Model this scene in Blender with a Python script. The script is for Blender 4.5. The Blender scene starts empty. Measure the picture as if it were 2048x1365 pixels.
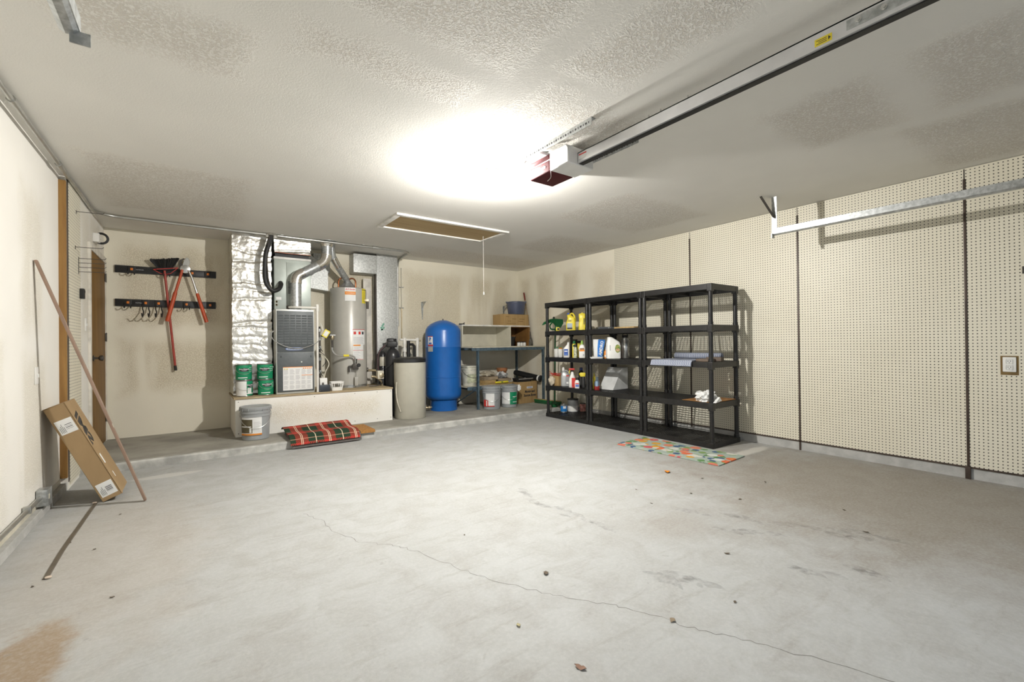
import bpy, bmesh, math, random
from mathutils import Vector, Matrix, noise

random.seed(11)
scene = bpy.context.scene
COL = scene.collection
PI = math.pi

# ------------------------------------------------------------------ camera
cam_d = bpy.data.cameras.new('camera')
cam_d.sensor_fit = 'HORIZONTAL'
cam_d.sensor_width = 36.0
cam_d.lens = 885.5 / 2048 * 36.0
cam_d.clip_start = 0.05
cam = bpy.data.objects.new('camera', cam_d)
COL.objects.link(cam)
yaw, pitch, roll = 0.6260, 0.0045, 0.0109
fwd = Vector((math.sin(yaw) * math.cos(pitch), math.cos(yaw) * math.cos(pitch), math.sin(pitch)))
rgt = Vector((math.cos(yaw), -math.sin(yaw), 0))
upv = rgt.cross(fwd)
r2 = math.cos(roll) * rgt - math.sin(roll) * upv
u2 = math.sin(roll) * rgt + math.cos(roll) * upv
m3 = Matrix((r2, u2, -fwd)).transposed()
cam.matrix_world = Matrix.Translation((0, 0, 1.135)) @ m3.to_4x4()
scene.camera = cam

# ------------------------------------------------------------------ world and exposure
SKY = 0.8           # overcast fill light through an unseen doorway added behind the camera
world = bpy.data.worlds.new('world')
scene.world = world
world.use_nodes = True
world.node_tree.nodes['Background'].inputs[0].default_value = (0.75, 0.85, 1.0, 1)
world.node_tree.nodes['Background'].inputs[1].default_value = SKY
vs = scene.view_settings
vs.view_transform = 'Standard'
vs.look = 'None'
vs.gamma = 1.0
vs.use_curve_mapping = False
vs.exposure = 0.07
BULB_A = 10200.0     # emission of the bulb by the door opener
pl = bpy.data.lights.new('fill_opening_portal', 'AREA')  # guides sky sampling through the added doorway
pl.shape = 'RECTANGLE'
pl.size, pl.size_y = 4.95, 2.13
pl.cycles.is_portal = True
po = bpy.data.objects.new('fill_opening_portal', pl)
COL.objects.link(po)
po.location = (2.12, -0.96, 1.065)
po.rotation_euler = (math.pi / 2, 0, 0)

# ------------------------------------------------------------------ materials
MATS = {}


def new_mat(name):
    m = bpy.data.materials.new(name)
    m.use_nodes = True
    nt = m.node_tree
    return m, nt, nt.nodes['Principled BSDF']


def mixrgb(nt, fac, a, b, blend='MIX'):
    n = nt.nodes.new('ShaderNodeMix')
    n.data_type = 'RGBA'
    n.blend_type = blend
    for idx, v in ((0, fac), (6, a), (7, b)):
        if isinstance(v, (int, float)):
            n.inputs[idx].default_value = v
        elif isinstance(v, tuple):
            n.inputs[idx].default_value = (v[0], v[1], v[2], 1)
        else:
            nt.links.new(v, n.inputs[idx])
    return n.outputs[2]


def mth(nt, op, a, b=None, c=None, clamp=False):
    n = nt.nodes.new('ShaderNodeMath')
    n.operation = op
    n.use_clamp = clamp
    for i, v in enumerate((a, b, c)):
        if v is None:
            continue
        if isinstance(v, (int, float)):
            n.inputs[i].default_value = v
        else:
            nt.links.new(v, n.inputs[i])
    return n.outputs[0]


def ramp(nt, v, lo, hi):
    n = nt.nodes.new('ShaderNodeMapRange')
    n.interpolation_type = 'SMOOTHSTEP'
    nt.links.new(v, n.inputs[0])
    n.inputs[1].default_value = lo
    n.inputs[2].default_value = hi
    return n.outputs[0]


def noise_tex(nt, vec, scale, detail=3, rough=0.55, dist=0.0):
    n = nt.nodes.new('ShaderNodeTexNoise')
    n.inputs['Scale'].default_value = scale
    n.inputs['Detail'].default_value = detail
    n.inputs['Roughness'].default_value = rough
    n.inputs['Distortion'].default_value = dist
    if vec is not None:
        nt.links.new(vec, n.inputs['Vector'])
    return n.outputs['Fac']


def position(nt):
    return nt.nodes.new('ShaderNodeNewGeometry').outputs['Position']


def objcoord(nt):
    return nt.nodes.new('ShaderNodeTexCoord').outputs['Object']


def mapping(nt, vec, scale=(1, 1, 1), loc=(0, 0, 0), rot=(0, 0, 0)):
    n = nt.nodes.new('ShaderNodeMapping')
    nt.links.new(vec, n.inputs[0])
    n.inputs['Location'].default_value = loc
    n.inputs['Rotation'].default_value = rot
    n.inputs['Scale'].default_value = scale
    return n.outputs[0]


def sep(nt, vec):
    n = nt.nodes.new('ShaderNodeSeparateXYZ')
    nt.links.new(vec, n.inputs[0])
    return n.outputs


def bump(nt, bsdf, h, strength, dist=0.01):
    n = nt.nodes.new('ShaderNodeBump')
    n.inputs['Strength'].default_value = strength
    n.inputs['Distance'].default_value = dist
    nt.links.new(h, n.inputs['Height'])
    nt.links.new(n.outputs[0], bsdf.inputs['Normal'])


def M(name, col, rough=0.55, metal=0.0, var=0.12, vscale=8.0, bmp=0.0, bscale=80.0, col2=None, stretch=(1, 1, 1),
      emit=None, trans=0.0, spec=None):
    """plain coloured procedural material: base colour with soft mottling and optional fine relief"""
    if name in MATS:
        return MATS[name]
    m, nt, b = new_mat(name)
    oc = mapping(nt, objcoord(nt), stretch)
    f = noise_tex(nt, oc, vscale, 4)
    f = ramp(nt, f, 0.3, 0.7)
    c2 = col2 if col2 else tuple(c * (1 - var * 2) for c in col)
    c1 = col if col2 else tuple(min(1, c * (1 + var * 0.5)) for c in col)
    nt.links.new(mixrgb(nt, f, c1, c2), b.inputs['Base Color'])
    b.inputs['Roughness'].default_value = rough
    b.inputs['Metallic'].default_value = metal
    if spec is not None:
        b.inputs['Specular IOR Level'].default_value = spec
    if trans:
        b.inputs['Transmission Weight'].default_value = trans
    if bmp:
        bump(nt, b, noise_tex(nt, oc, bscale, 3), bmp, 0.004)
    if emit:
        b.inputs['Emission Color'].default_value = (*emit[0], 1)
        b.inputs['Emission Strength'].default_value = emit[1]
    MATS[name] = m
    return m


def rects_mask(nt, pos, rects, soft=0.16):
    s = sep(nt, pos)
    wob = noise_tex(nt, pos, 5.0, 4)
    wob = mth(nt, 'MULTIPLY', mth(nt, 'SUBTRACT', wob, 0.5), 0.22)
    out = None
    for (i, j, a0, a1, b0, b1) in rects:
        da = mth(nt, 'SUBTRACT', (a1 - a0) / 2, mth(nt, 'ABSOLUTE', mth(nt, 'SUBTRACT', s[i], (a0 + a1) / 2)))
        db = mth(nt, 'SUBTRACT', (b1 - b0) / 2, mth(nt, 'ABSOLUTE', mth(nt, 'SUBTRACT', s[j], (b0 + b1) / 2)))
        d = mth(nt, 'ADD', mth(nt, 'MINIMUM', da, db), wob)
        k = ramp(nt, d, -soft * 0.3, soft)
        out = k if out is None else mth(nt, 'MAXIMUM', out, k)
    return out


def drywall(name, smooth_col, tex_col, speck_col, rects, vert=False, tex_gain=1.0, bumpk=0.5):
    """painted drywall: smooth taped bands and rectangles of rougher knock-down texture"""
    m, nt, b = new_mat(name)
    pos = position(nt)
    mask = rects_mask(nt, pos, rects)
    if vert:
        st = noise_tex(nt, mapping(nt, pos, (2.3, 2.3, 0.35)), 1.0, 3)
        mask = mth(nt, 'MULTIPLY', mask, ramp(nt, st, 0.32, 0.48))
    kn = noise_tex(nt, pos, 95.0, 3, 0.6, 0.3)
    kn2 = ramp(nt, kn, 0.42, 0.60)
    big = noise_tex(nt, pos, 1.1, 3)
    texc = mixrgb(nt, kn2, speck_col, tex_col)
    base = mixrgb(nt, ramp(nt, big, 0.3, 0.7), smooth_col, tuple(c * 0.94 for c in smooth_col))
    col = mixrgb(nt, mth(nt, 'MULTIPLY', mask, tex_gain), base, texc)
    nt.links.new(col, b.inputs['Base Color'])
    b.inputs['Roughness'].default_value = 0.85
    fine = noise_tex(nt, pos, 130.0, 2)
    h = mth(nt, 'ADD', mth(nt, 'MULTIPLY', fine, 0.25), mth(nt, 'MULTIPLY', mth(nt, 'MULTIPLY', kn2, mask), 1.0))
    bump(nt, b, h, bumpk, 0.004)
    MATS[name] = m
    return m


WALLC = (0.83, 0.78, 0.645)
wall_rects = [(0, 2, -0.70, 0.45, 0.55, 1.25), (0, 2, -0.70, 0.45, 1.35, 2.40), (0, 2, 2.75, 4.90, 0.9, 2.36), (0, 2, 0.4, 2.3, 0.1, 0.5),
              (0, 2, 0.5, 2.7, 1.0, 2.4)]
MW_back = drywall('drywall_back', WALLC, (0.785, 0.725, 0.58), (0.63, 0.56, 0.415), wall_rects, True)
MW_right = drywall('drywall_right', WALLC, (0.785, 0.725, 0.585), (0.64, 0.57, 0.43),
                   [(1, 2, 4.4, 4.9, 0.2, 2.3), (1, 2, 5.15, 5.6, 0.1, 2.35), (1, 2, 5.8, 6.3, 0.1, 2.35), (1, 2, 6.4, 6.75, .1, 2.35)], False)
MW_left = drywall('drywall_left', (0.83, 0.805, 0.745), (0.775, 0.735, 0.64), (0.70, 0.655, 0.55),
                  [(1, 2, 3.2, 3.7, 0.1, 1.2), (1, 2, 3.9, 4.6, 0.15, 1.1), (1, 2, 3.95, 4.5, 1.2, 2.2), (1, 2, 5.5, 6.8, 1.2, 2.5)], True, 0.7)
MC = drywall('ceiling_paint', (0.79, 0.77, 0.72), (0.86, 0.835, 0.78), (0.69, 0.645, 0.575),
             [(0, 1, 0.36, 1.26, 1.98, 2.28), (0, 1, 0.45, 1.34, 1.05, 1.86), (0, 1, 1.48, 1.95, 0.6, 1.66), (0, 1, 1.5, 2.5, 1.72, 2.4),
              (0, 1, 2.80, 3.70, 0.75, 1.35), (0, 1, 2.75, 3.68, 0.2, 0.66), (0, 1, 3.8, 5.0, 0.0, 0.9), (0, 1, -0.5, 0.25, 2.2, 2.7),
              (0, 1, 3.2, 4.6, 2.6, 3.7), (0, 1, 3.7, 5.0, 4.2, 5.2), (0, 1, 2.6, 5.0, 5.7, 6.6), (0, 1, -0.7, 0.5, 4.2, 5.8)], False, 0.9, 0.8)
M_platpanel = drywall('drywall_platform', (0.88, 0.86, 0.80), (0.86, 0.83, 0.75), (0.74, 0.69, 0.58), [(0, 2, 0.55, 2.1, 0.15, 0.48)], False)
M_front = M('front_wall_paint', (0.62, 0.60, 0.54), 0.8)


def concrete_floor():
    m, nt, b = new_mat('floor_concrete')
    pos = position(nt)
    n1 = ramp(nt, noise_tex(nt, pos, 0.9, 5, 0.6), 0.3, 0.7)
    n2 = ramp(nt, noise_tex(nt, mapping(nt, pos, (1, 1, 1), (3, 1, 0)), 4.5, 6, 0.7, 0.6), 0.35, 0.72)
    n3 = noise_tex(nt, pos, 60.0, 4, 0.7)
    streak = ramp(nt, noise_tex(nt, mapping(nt, pos, (1.2, 7.0, 1), (0, 0, 0), (0, 0, 0.5)), 2.2, 5, 0.65, 0.3), 0.52, 0.72)
    c = mixrgb(nt, n1, (0.435, 0.445, 0.44), (0.385, 0.39, 0.38))
    c = mixrgb(nt, mth(nt, 'MULTIPLY', n2, 0.6), c, (0.325, 0.315, 0.29))
    c = mixrgb(nt, mth(nt, 'MULTIPLY', streak, 0.42), c, (0.28, 0.265, 0.235))
    s = sep(nt, pos)

    def blob(cx, cy, rx, ry, edge=0.5):
        dx = mth(nt, 'DIVIDE', mth(nt, 'SUBTRACT', s[0], cx), rx)
        dy = mth(nt, 'DIVIDE', mth(nt, 'SUBTRACT', s[1], cy), ry)
        d = mth(nt, 'SQRT', mth(nt, 'ADD', mth(nt, 'MULTIPLY', dx, dx), mth(nt, 'MULTIPLY', dy, dy)))
        d = mth(nt, 'ADD', d, mth(nt, 'MULTIPLY', mth(nt, 'SUBTRACT', noise_tex(nt, pos, 3.5, 5, 0.65), 0.5), 1.4))
        return ramp(nt, mth(nt, 'SUBTRACT', 1.0 + edge * 0.5, d), 0.0, edge)
    # rust patch by the side of the room, brown dirt along the right wall, old oil patches
    c = mixrgb(nt, mth(nt, 'MULTIPLY', blob(-0.50, 2.33, 0.13, 0.26), 0.75), c, (0.25, 0.15, 0.06))
    c = mixrgb(nt, mth(nt, 'MULTIPLY', blob(4.2, 0.9, 1.25, 1.6, 1.2), 0.75), c, (0.22, 0.185, 0.14))
    c = mixrgb(nt, mth(nt, 'MULTIPLY', blob(2.42, 1.62, 0.24, 0.16, 0.8), 0.40), c, (0.27, 0.24, 0.20))
    c = mixrgb(nt, mth(nt, 'MULTIPLY', blob(-0.35, 3.3, 0.4, 1.0, 0.9), 0.35), c, (0.36, 0.30, 0.23))
    # pale spills
    c = mixrgb(nt, mth(nt, 'MULTIPLY', blob(4.62, 2.25, 0.35, 0.06, 0.6), 0.5), c, (0.72, 0.70, 0.64))
    c = mixrgb(nt, mth(nt, 'MULTIPLY', blob(-0.15, 4.95, 0.26, 0.06, 0.6), 0.45), c, (0.70, 0.69, 0.64))
    sp = noise_tex(nt, mapping(nt, pos, (1, 1, 1), (7, 2, 0)), 17.0, 2, 0.5)
    c = mixrgb(nt, mth(nt, 'MULTIPLY', ramp(nt, sp, 0.70, 0.75), 0.4), c, (0.28, 0.27, 0.25))
    c = mixrgb(nt, mth(nt, 'MULTIPLY', ramp(nt, n3, 0.35, 0.75), 0.22), c, (0.60, 0.60, 0.58))
    nt.links.new(c, b.inputs['Base Color'])
    rr = nt.nodes.new('ShaderNodeMapRange')
    nt.links.new(n2, rr.inputs[0])
    rr.inputs[3].default_value = 0.62
    rr.inputs[4].default_value = 0.80
    nt.links.new(rr.outputs[0], b.inputs['Roughness'])
    b.inputs['Specular IOR Level'].default_value = 0.3
    h = mth(nt, 'ADD', mth(nt, 'MULTIPLY', n3, 0.5), n2)
    bump(nt, b, h, 0.25, 0.003)
    MATS['floor_concrete'] = m
    return m


MF = concrete_floor()
M_stem = M('stem_concrete', (0.47, 0.465, 0.44), 0.85, 0, 0.10, 9, 0.5, 70)
M_step = M('step_concrete', (0.35, 0.335, 0.29), 0.85, 0, 0.16, 2.5, 0.5, 60)


def pegboard_mat(name, axis):
    m, nt, b = new_mat(name)
    pos = position(nt)
    s = sep(nt, pos)
    p = 0.0254

    def cell(v, off):
        f = mth(nt, 'FRACT', mth(nt, 'DIVIDE', mth(nt, 'ADD', v, off), p))
        return mth(nt, 'MULTIPLY', mth(nt, 'SUBTRACT', f, 0.5), p)
    a = cell(s[axis], 50.0)
    z = cell(s[2], 50.0)
    d = mth(nt, 'SQRT', mth(nt, 'ADD', mth(nt, 'MULTIPLY', a, a), mth(nt, 'MULTIPLY', z, z)))
    hole = mth(nt, 'SUBTRACT', 1.0, ramp(nt, d, 0.0034, 0.0046))
    nn = ramp(nt, noise_tex(nt, pos, 1.2, 3), 0.3, 0.7)
    base = mixrgb(nt, nn, (0.74, 0.70, 0.575), (0.70, 0.655, 0.525))
    nt.links.new(mixrgb(nt, hole, base, (0.02, 0.017, 0.013)), b.inputs['Base Color'])
    b.inputs['Roughness'].default_value = 0.45
    bump(nt, b, mth(nt, 'SUBTRACT', 1.0, hole), 0.6, 0.003)
    MATS[name] = m
    return m


M_peg = pegboard_mat('pegboard', 1)
M_wood = M('door_wood', (0.235, 0.125, 0.032), 0.55, 0, 0, 3.0, 0.15, 40, (0.16, 0.08, 0.018), (6, 6, 0.5), spec=0.2)
M_pine = M('pine_batten', (0.36, 0.20, 0.055), 0.6, 0, 0, 3.0, 0.1, 40, (0.24, 0.12, 0.03), (5, 5, 0.5))
M_ply = M('plywood', (0.45, 0.36, 0.22), 0.7, 0, 0, 3.0, 0.1, 40, (0.34, 0.26, 0.15), (2, 8, 2))
M_hatch = M('hatch_plywood', (0.46, 0.33, 0.155), 0.6, 0, 0, 2.5, 0.1, 40, (0.37, 0.255, 0.11), (0.6, 8, 2))
M_white = M('white_paint', (0.80, 0.78, 0.73), 0.5)
M_whitetrim = M('trim_white', (0.74, 0.70, 0.62), 0.5)
M_plastic_white = M('white_plastic', (0.82, 0.81, 0.77), 0.35, 0, 0.03)
M_black = M('black_plastic', (0.018, 0.018, 0.018), 0.42, 0, 0.15)
M_shelf = M('shelf_plastic', (0.014, 0.0135, 0.013), 0.40, 0, 0.2, 20, 0.3, 120)
M_galv = M('galvanised', (0.55, 0.57, 0.57), 0.38, 0.75, 0.16, 40)
M_galv2 = M('galvanised_duct', (0.56, 0.57, 0.55), 0.5, 0.45, 0.14, 45)
M_steel = M('steel', (0.62, 0.62, 0.60), 0.3, 0.9, 0.08)
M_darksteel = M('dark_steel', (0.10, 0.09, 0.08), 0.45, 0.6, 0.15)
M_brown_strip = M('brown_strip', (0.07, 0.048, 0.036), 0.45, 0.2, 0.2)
M_foil = M('foil', (0.76, 0.74, 0.68), 0.36, 1.0, 0.08, 12, 0.8, 38)
M_foiltape = M('foil_tape', (0.82, 0.80, 0.76), 0.22, 1.0, 0.08, 30, 0.5, 70)
M_emt = M('conduit_steel', (0.52, 0.52, 0.49), 0.35, 0.85, 0.08)
M_card = M('cardboard', (0.36, 0.245, 0.125), 0.8, 0, 0, 5, 0.1, 60, (0.31, 0.205, 0.10), (1, 1, 0.4))
M_card2 = M('cardboard_plain', (0.42, 0.28, 0.12), 0.8, 0, 0, 6, 0.1, 60, (0.35, 0.225, 0.09), (5, 5, 0.4))
M_paper = M('label_paper', (0.80, 0.80, 0.78), 0.6, 0, 0.03)
M_ink = M('label_ink', (0.03, 0.03, 0.035), 0.6, 0, 0.0)
M_greyink = M('grey_ink', (0.42, 0.42, 0.43), 0.6, 0, 0.0)
M_orange = M('orange_print', (0.78, 0.27, 0.03), 0.5, 0, 0.05)
M_red = M('red_print', (0.62, 0.04, 0.03), 0.45, 0, 0.05)
M_yellow = M('yellow_print', (0.80, 0.66, 0.04), 0.45, 0, 0.05)
M_green = M('green_label', (0.008, 0.26, 0.115), 0.4, 0, 0.08)
M_bluep = M('blue_print', (0.03, 0.10, 0.42), 0.45, 0, 0.05)
M_furn = M('furnace_grey', (0.085, 0.095, 0.098), 0.45, 0.15, 0.05, 30)
M_furnframe = M('furnace_frame', (0.55, 0.56, 0.53), 0.4, 0.3, 0.05)
M_coil = M('coil_cabinet', (0.42, 0.46, 0.42), 0.4, 0.35, 0.05)
M_heater = M('heater_enamel', (0.47, 0.455, 0.41), 0.33, 0.1, 0.03)
M_bluetank = M('blue_enamel', (0.012, 0.13, 0.46), 0.3, 0.0, 0.03)
M_brine = M('brine_tank_plastic', (0.50, 0.48, 0.40), 0.45, 0, 0.03)
M_resin = M('resin_tank_black', (0.022, 0.022, 0.024), 0.3, 0, 0.1)
M_pvc = M('pvc', (0.80, 0.78, 0.72), 0.35, 0, 0.03)
M_copper = M('copper', (0.45, 0.16, 0.07), 0.35, 0.9, 0.15)
M_brass = M('brass', (0.50, 0.42, 0.28), 0.4, 0.8, 0.1)
M_bucket = M('bucket_grey', (0.33, 0.345, 0.35), 0.45, 0, 0.04)
M_burgundy = M('opener_burgundy', (0.085, 0.018, 0.021), 0.6, 0, 0.06, spec=0.15)
M_lens = M('opener_lens', (0.78, 0.78, 0.77), 0.3, 0, 0.03)
M_rubber = M('rubber_black', (0.014, 0.014, 0.014), 0.55, 0, 0.1)
M_bench = M('bench_blue_paint', (0.095, 0.145, 0.18), 0.5, 0.1, 0.2, 25)
M_benchtop = M('bench_top', (0.56, 0.52, 0.41), 0.6, 0, 0.1, 15)
M_cab = M('cabinet_cream', (0.68, 0.65, 0.53), 0.55, 0, 0.04)
M_walnut = M('cabinet_brown', (0.24, 0.12, 0.035), 0.55, 0, 0.1, 10)
M_redwire = M('red_plastic', (0.62, 0.045, 0.035), 0.45, 0, 0.08)
M_redgrip = M('red_grip', (0.52, 0.075, 0.02), 0.45, 0, 0.08)
M_redhandle = M('red_handle', (0.42, 0.05, 0.03), 0.4, 0, 0.12)
M_greenp = M('green_plastic', (0.01, 0.13, 0.04), 0.35, 0, 0.12)
M_navy = M('navy_plastic', (0.075, 0.09, 0.15), 0.42, 0, 0.06)
M_terra = M('terracotta', (0.38, 0.155, 0.06), 0.75, 0, 0.12)
M_beige = M('beige_plastic', (0.62, 0.58, 0.47), 0.5)
M_yelbottle = M('yellow_plastic', (0.78, 0.64, 0.05), 0.35, 0, 0.04)
M_silver = M('silver_plastic', (0.44, 0.45, 0.45), 0.35, 0.3, 0.05)
M_mauve = M('trim_strip_wood', (0.30, 0.20, 0.145), 0.45, 0, 0.1, 10, 0, 80, None, (1, 1, 0.3))
M_bulbglass = None


def emissive(name, col, strength):
    m, nt, b = new_mat(name)
    b.inputs['Base Color'].default_value = (1, 1, 1, 1)
    b.inputs['Emission Color'].default_value = (*col, 1)
    b.inputs['Emission Strength'].default_value = strength
    MATS[name] = m
    return m


# ------------------------------------------------------------------ geometry helpers
class G:
    def __init__(self):
        self.bm = bmesh.new()

    def add(self, verts, faces):
        vs_ = [self.bm.verts.new(v) for v in verts]
        for f in faces:
            try:
                self.bm.faces.new([vs_[i] for i in f])
            except ValueError:
                pass
        return vs_

    def box(self, x0, y0, z0, x1, y1, z1, bev=0.0, seg=2, mat=None):
        v = [(x0, y0, z0), (x1, y0, z0), (x1, y1, z0), (x0, y1, z0), (x0, y0, z1), (x1, y0, z1), (x1, y1, z1), (x0, y1, z1)]
        if mat is not None:
            v = [mat @ Vector(p) for p in v]
        vs_ = self.add(v, [(0, 3, 2, 1), (4, 5, 6, 7), (0, 1, 5, 4), (1, 2, 6, 5), (2, 3, 7, 6), (3, 0, 4, 7)])
        if bev:
            es = set()
            for q in vs_:
                es.update(q.link_edges)
            bmesh.ops.bevel(self.bm, geom=list(es), offset=bev, segments=seg, affect='EDGES', profile=0.6)
        return self

    def prism(self, pts, axis, a, b, bev=0.0):
        """extrude polygon pts (2-D) along axis from a to b; the two other axes in order"""
        def mk(p, w):
            if axis == 'x':
                return (w, p[0], p[1])
            if axis == 'y':
                return (p[0], w, p[1])
            return (p[0], p[1], w)
        n = len(pts)
        v = [mk(p, a) for p in pts] + [mk(p, b) for p in pts]
        f = [tuple(range(n - 1, -1, -1)), tuple(range(n, 2 * n))]
        f += [(i, (i + 1) % n, n + (i + 1) % n, n + i) for i in range(n)]
        vs_ = self.add(v, f)
        bmesh.ops.recalc_face_normals(self.bm, faces=list({fc for q in vs_ for fc in q.link_faces}))
        if bev:
            es = set()
            for q in vs_:
                es.update(q.link_edges)
            bmesh.ops.bevel(self.bm, geom=list(es), offset=bev, segments=1, affect='EDGES')
        return self

    def lathe(self, prof, seg=24, cx=0, cy=0, cz=0, cap=True, mat=None):
        """profile of (r, z) turned round the z axis"""
        v, f = [], []
        for r, z in prof:
            for k in range(seg):
                a = 2 * PI * k / seg
                v.append((cx + r * math.cos(a), cy + r * math.sin(a), cz + z))
        for i in range(len(prof) - 1):
            for k in range(seg):
                k2 = (k + 1) % seg
                f.append((i * seg + k, i * seg + k2, (i + 1) * seg + k2, (i + 1) * seg + k))
        if cap:
            f.append(tuple(range(seg - 1, -1, -1)))
            f.append(tuple((len(prof) - 1) * seg + k for k in range(seg)))
        if mat is not None:
            v = [mat @ Vector(p) for p in v]
        self.add(v, f)
        return self

    def loft(self, secs, seg=24, cap=True):
        """secs: (z, half_x, half_y, exponent[, cx, cy]) super-ellipse cross-sections"""
        v, f = [], []
        for s in secs:
            z, hx, hy, e = s[:4]
            cx, cy = (s[4], s[5]) if len(s) > 4 else (0, 0)
            for k in range(seg):
                a = 2 * PI * (k + 0.5) / seg
                ca, sa = math.cos(a), math.sin(a)
                v.append((cx + hx * math.copysign(abs(ca) ** (2 / e), ca), cy + hy * math.copysign(abs(sa) ** (2 / e), sa), z))
        for i in range(len(secs) - 1):
            for k in range(seg):
                k2 = (k + 1) % seg
                f.append((i * seg + k, i * seg + k2, (i + 1) * seg + k2, (i + 1) * seg + k))
        if cap:
            f.append(tuple(range(seg - 1, -1, -1)))
            f.append(tuple((len(secs) - 1) * seg + k for k in range(seg)))
        self.add(v, f)
        return self

    def cyl(self, p0, p1, r, seg=16, r1=None):
        return self.tube([p0, p1], r, seg, r_end=r1)

    def tube(self, pts, r, seg=10, r_end=None, radii=None):
        pts = [Vector(p) for p in pts]
        n = len(pts)
        rings = []
        ref = None
        for i, p in enumerate(pts):
            t = (pts[min(i + 1, n - 1)] - pts[max(i - 1, 0)]).normalized()
            if ref is None:
                ref = Vector((0, 0, 1)) if abs(t.z) < 0.9 else Vector((1, 0, 0))
            u = (ref - t * ref.dot(t)).normalized()
            ref = u
            w = t.cross(u)
            rr = r
            if radii:
                rr = radii[i]
            elif r_end is not None:
                rr = r + (r_end - r) * i / (n - 1)
            rings.append([p + (u * math.cos(2 * PI * k / seg) + w * math.sin(2 * PI * k / seg)) * rr for k in range(seg)])
        v = [q for ring in rings for q in ring]
        f = []
        for i in range(n - 1):
            for k in range(seg):
                k2 = (k + 1) % seg
                f.append((i * seg + k, i * seg + k2, (i + 1) * seg + k2, (i + 1) * seg + k))
        f.append(tuple(range(seg - 1, -1, -1)))
        f.append(tuple((n - 1) * seg + k for k in range(seg)))
        self.add(v, f)
        return self

    def cyl_patch(self, r, a0, a1, z0, z1, n=10, thick=0.0012):
        """curved label on a cylinder round z; angle 0 faces local -y, positive to +x"""
        v, f = [], []
        for i in range(n + 1):
            a = a0 + (a1 - a0) * i / n
            for rr in (r + 0.0002, r + thick):
                for z in (z0, z1):
                    v.append((rr * math.sin(a), -rr * math.cos(a), z))
        for i in range(n):
            b, c = i * 4, (i + 1) * 4
            f += [(b + 2, c + 2, c + 3, b + 3), (b + 1, b + 3, c + 3, c + 1), (b, c, c + 2, b + 2), (b, b + 1, c + 1, c)]
        f += [(0, 2, 3, 1), (n * 4, n * 4 + 1, n * 4 + 3, n * 4 + 2)]
        self.add(v, f)
        return self

    def obj(self, name, mat, parent=None, smooth=True, ang=0.65):
        bm = self.bm
        bmesh.ops.recalc_face_normals(bm, faces=bm.faces)
        if smooth:
            for f in bm.faces:
                f.smooth = True
            for e in bm.edges:
                if len(e.link_faces) == 2 and e.calc_face_angle(0) > ang:
                    e.smooth = False
        me = bpy.data.meshes.new(name)
        bm.to_mesh(me)
        bm.free()
        return link(name, me, mat, parent)


def link(name, me, mat, parent=None):
    if mat is not None and not me.materials:
        me.materials.append(mat)
    o = bpy.data.objects.new(name, me)
    COL.objects.link(o)
    if parent is not None:
        o.parent = parent
    return o


def tag(o, label, cat, group=None):
    o['label'] = label
    o['category'] = cat
    if group:
        o['group'] = group
    return o


def struct(o):
    o['kind'] = 'structure'
    return o


def stuff(o):
    o['kind'] = 'stuff'
    return o


def thing(name, label, cat, loc=(0, 0, 0), rotz=0.0, group=None):
    o = bpy.data.objects.new(name, None)
    o.empty_display_size = 0.1
    COL.objects.link(o)
    o.location = loc
    o.rotation_euler = (0, 0, rotz)
    return tag(o, label, cat, group)


def dup(root, loc=None, rotz=None, label=None, group=None):
    def cp(o, parent):
        c = o.copy()
        COL.objects.link(c)
        c.parent = parent
        for ch in o.children:
            cp(ch, c)
        return c
    r = cp(root, None)
    if loc is not None:
        r.location = loc
    if rotz is not None:
        r.rotation_euler = (0, 0, rotz)
    if label:
        r['label'] = label
    if group:
        r['group'] = group
    return r


def text_mesh(body, size, bold=0.0, extrude=0.0006, shear=0.0):
    cu = bpy.data.curves.new('lettering', 'FONT')
    cu.body = body
    cu.size = size
    cu.align_x = 'CENTER'
    cu.align_y = 'CENTER'
    cu.extrude = extrude
    cu.offset = bold
    cu.shear = shear
    cu.resolution_u = 2
    t = bpy.data.objects.new('lettering', cu)
    COL.objects.link(t)
    dg = bpy.context.evaluated_depsgraph_get()
    me = bpy.data.meshes.new_from_object(t.evaluated_get(dg))
    bpy.data.objects.remove(t)
    bpy.data.curves.remove(cu)
    me.materials.clear()
    return me


def text(body, size, mat, parent, origin, xdir=(1, 0, 0), ydir=(0, 0, 1), bold=0.0, name='lettering', sx=1.0, shear=0.0):
    me = text_mesh(body, size, bold, 0.0006, shear)
    x = Vector(xdir).normalized()
    y = Vector(ydir).normalized()
    z = x.cross(y)
    mt = Matrix((x * sx, y, z)).transposed().to_4x4()
    mt.translation = Vector(origin)
    me.transform(mt)
    return link(name, me, mat, parent)


def text_cyl(body, size, mat, parent, r, a, z, bold=0.0, name='lettering', sx=1.0):
    me = text_mesh(body, size, bold)
    for v in me.vertices:
        ang = a + v.co.x * sx / r
        rr = r + 0.0012 + v.co.z
        v.co = Vector((rr * math.sin(ang), -rr * math.cos(ang), z + v.co.y))
    return link(name, me, mat, parent)


def bearing(x, y):
    return -math.atan2(x, y)


def arc(c, r, a0, a1, n, plane='xz'):
    out = []
    for i in range(n + 1):
        a = a0 + (a1 - a0) * i / n
        d = (r * math.cos(a), r * math.sin(a))
        if plane == 'xz':
            out.append((c[0] + d[0], c[1], c[2] + d[1]))
        elif plane == 'xy':
            out.append((c[0] + d[0], c[1] + d[1], c[2]))
        else:
            out.append((c[0], c[1] + d[0], c[2] + d[1]))
    return out


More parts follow.
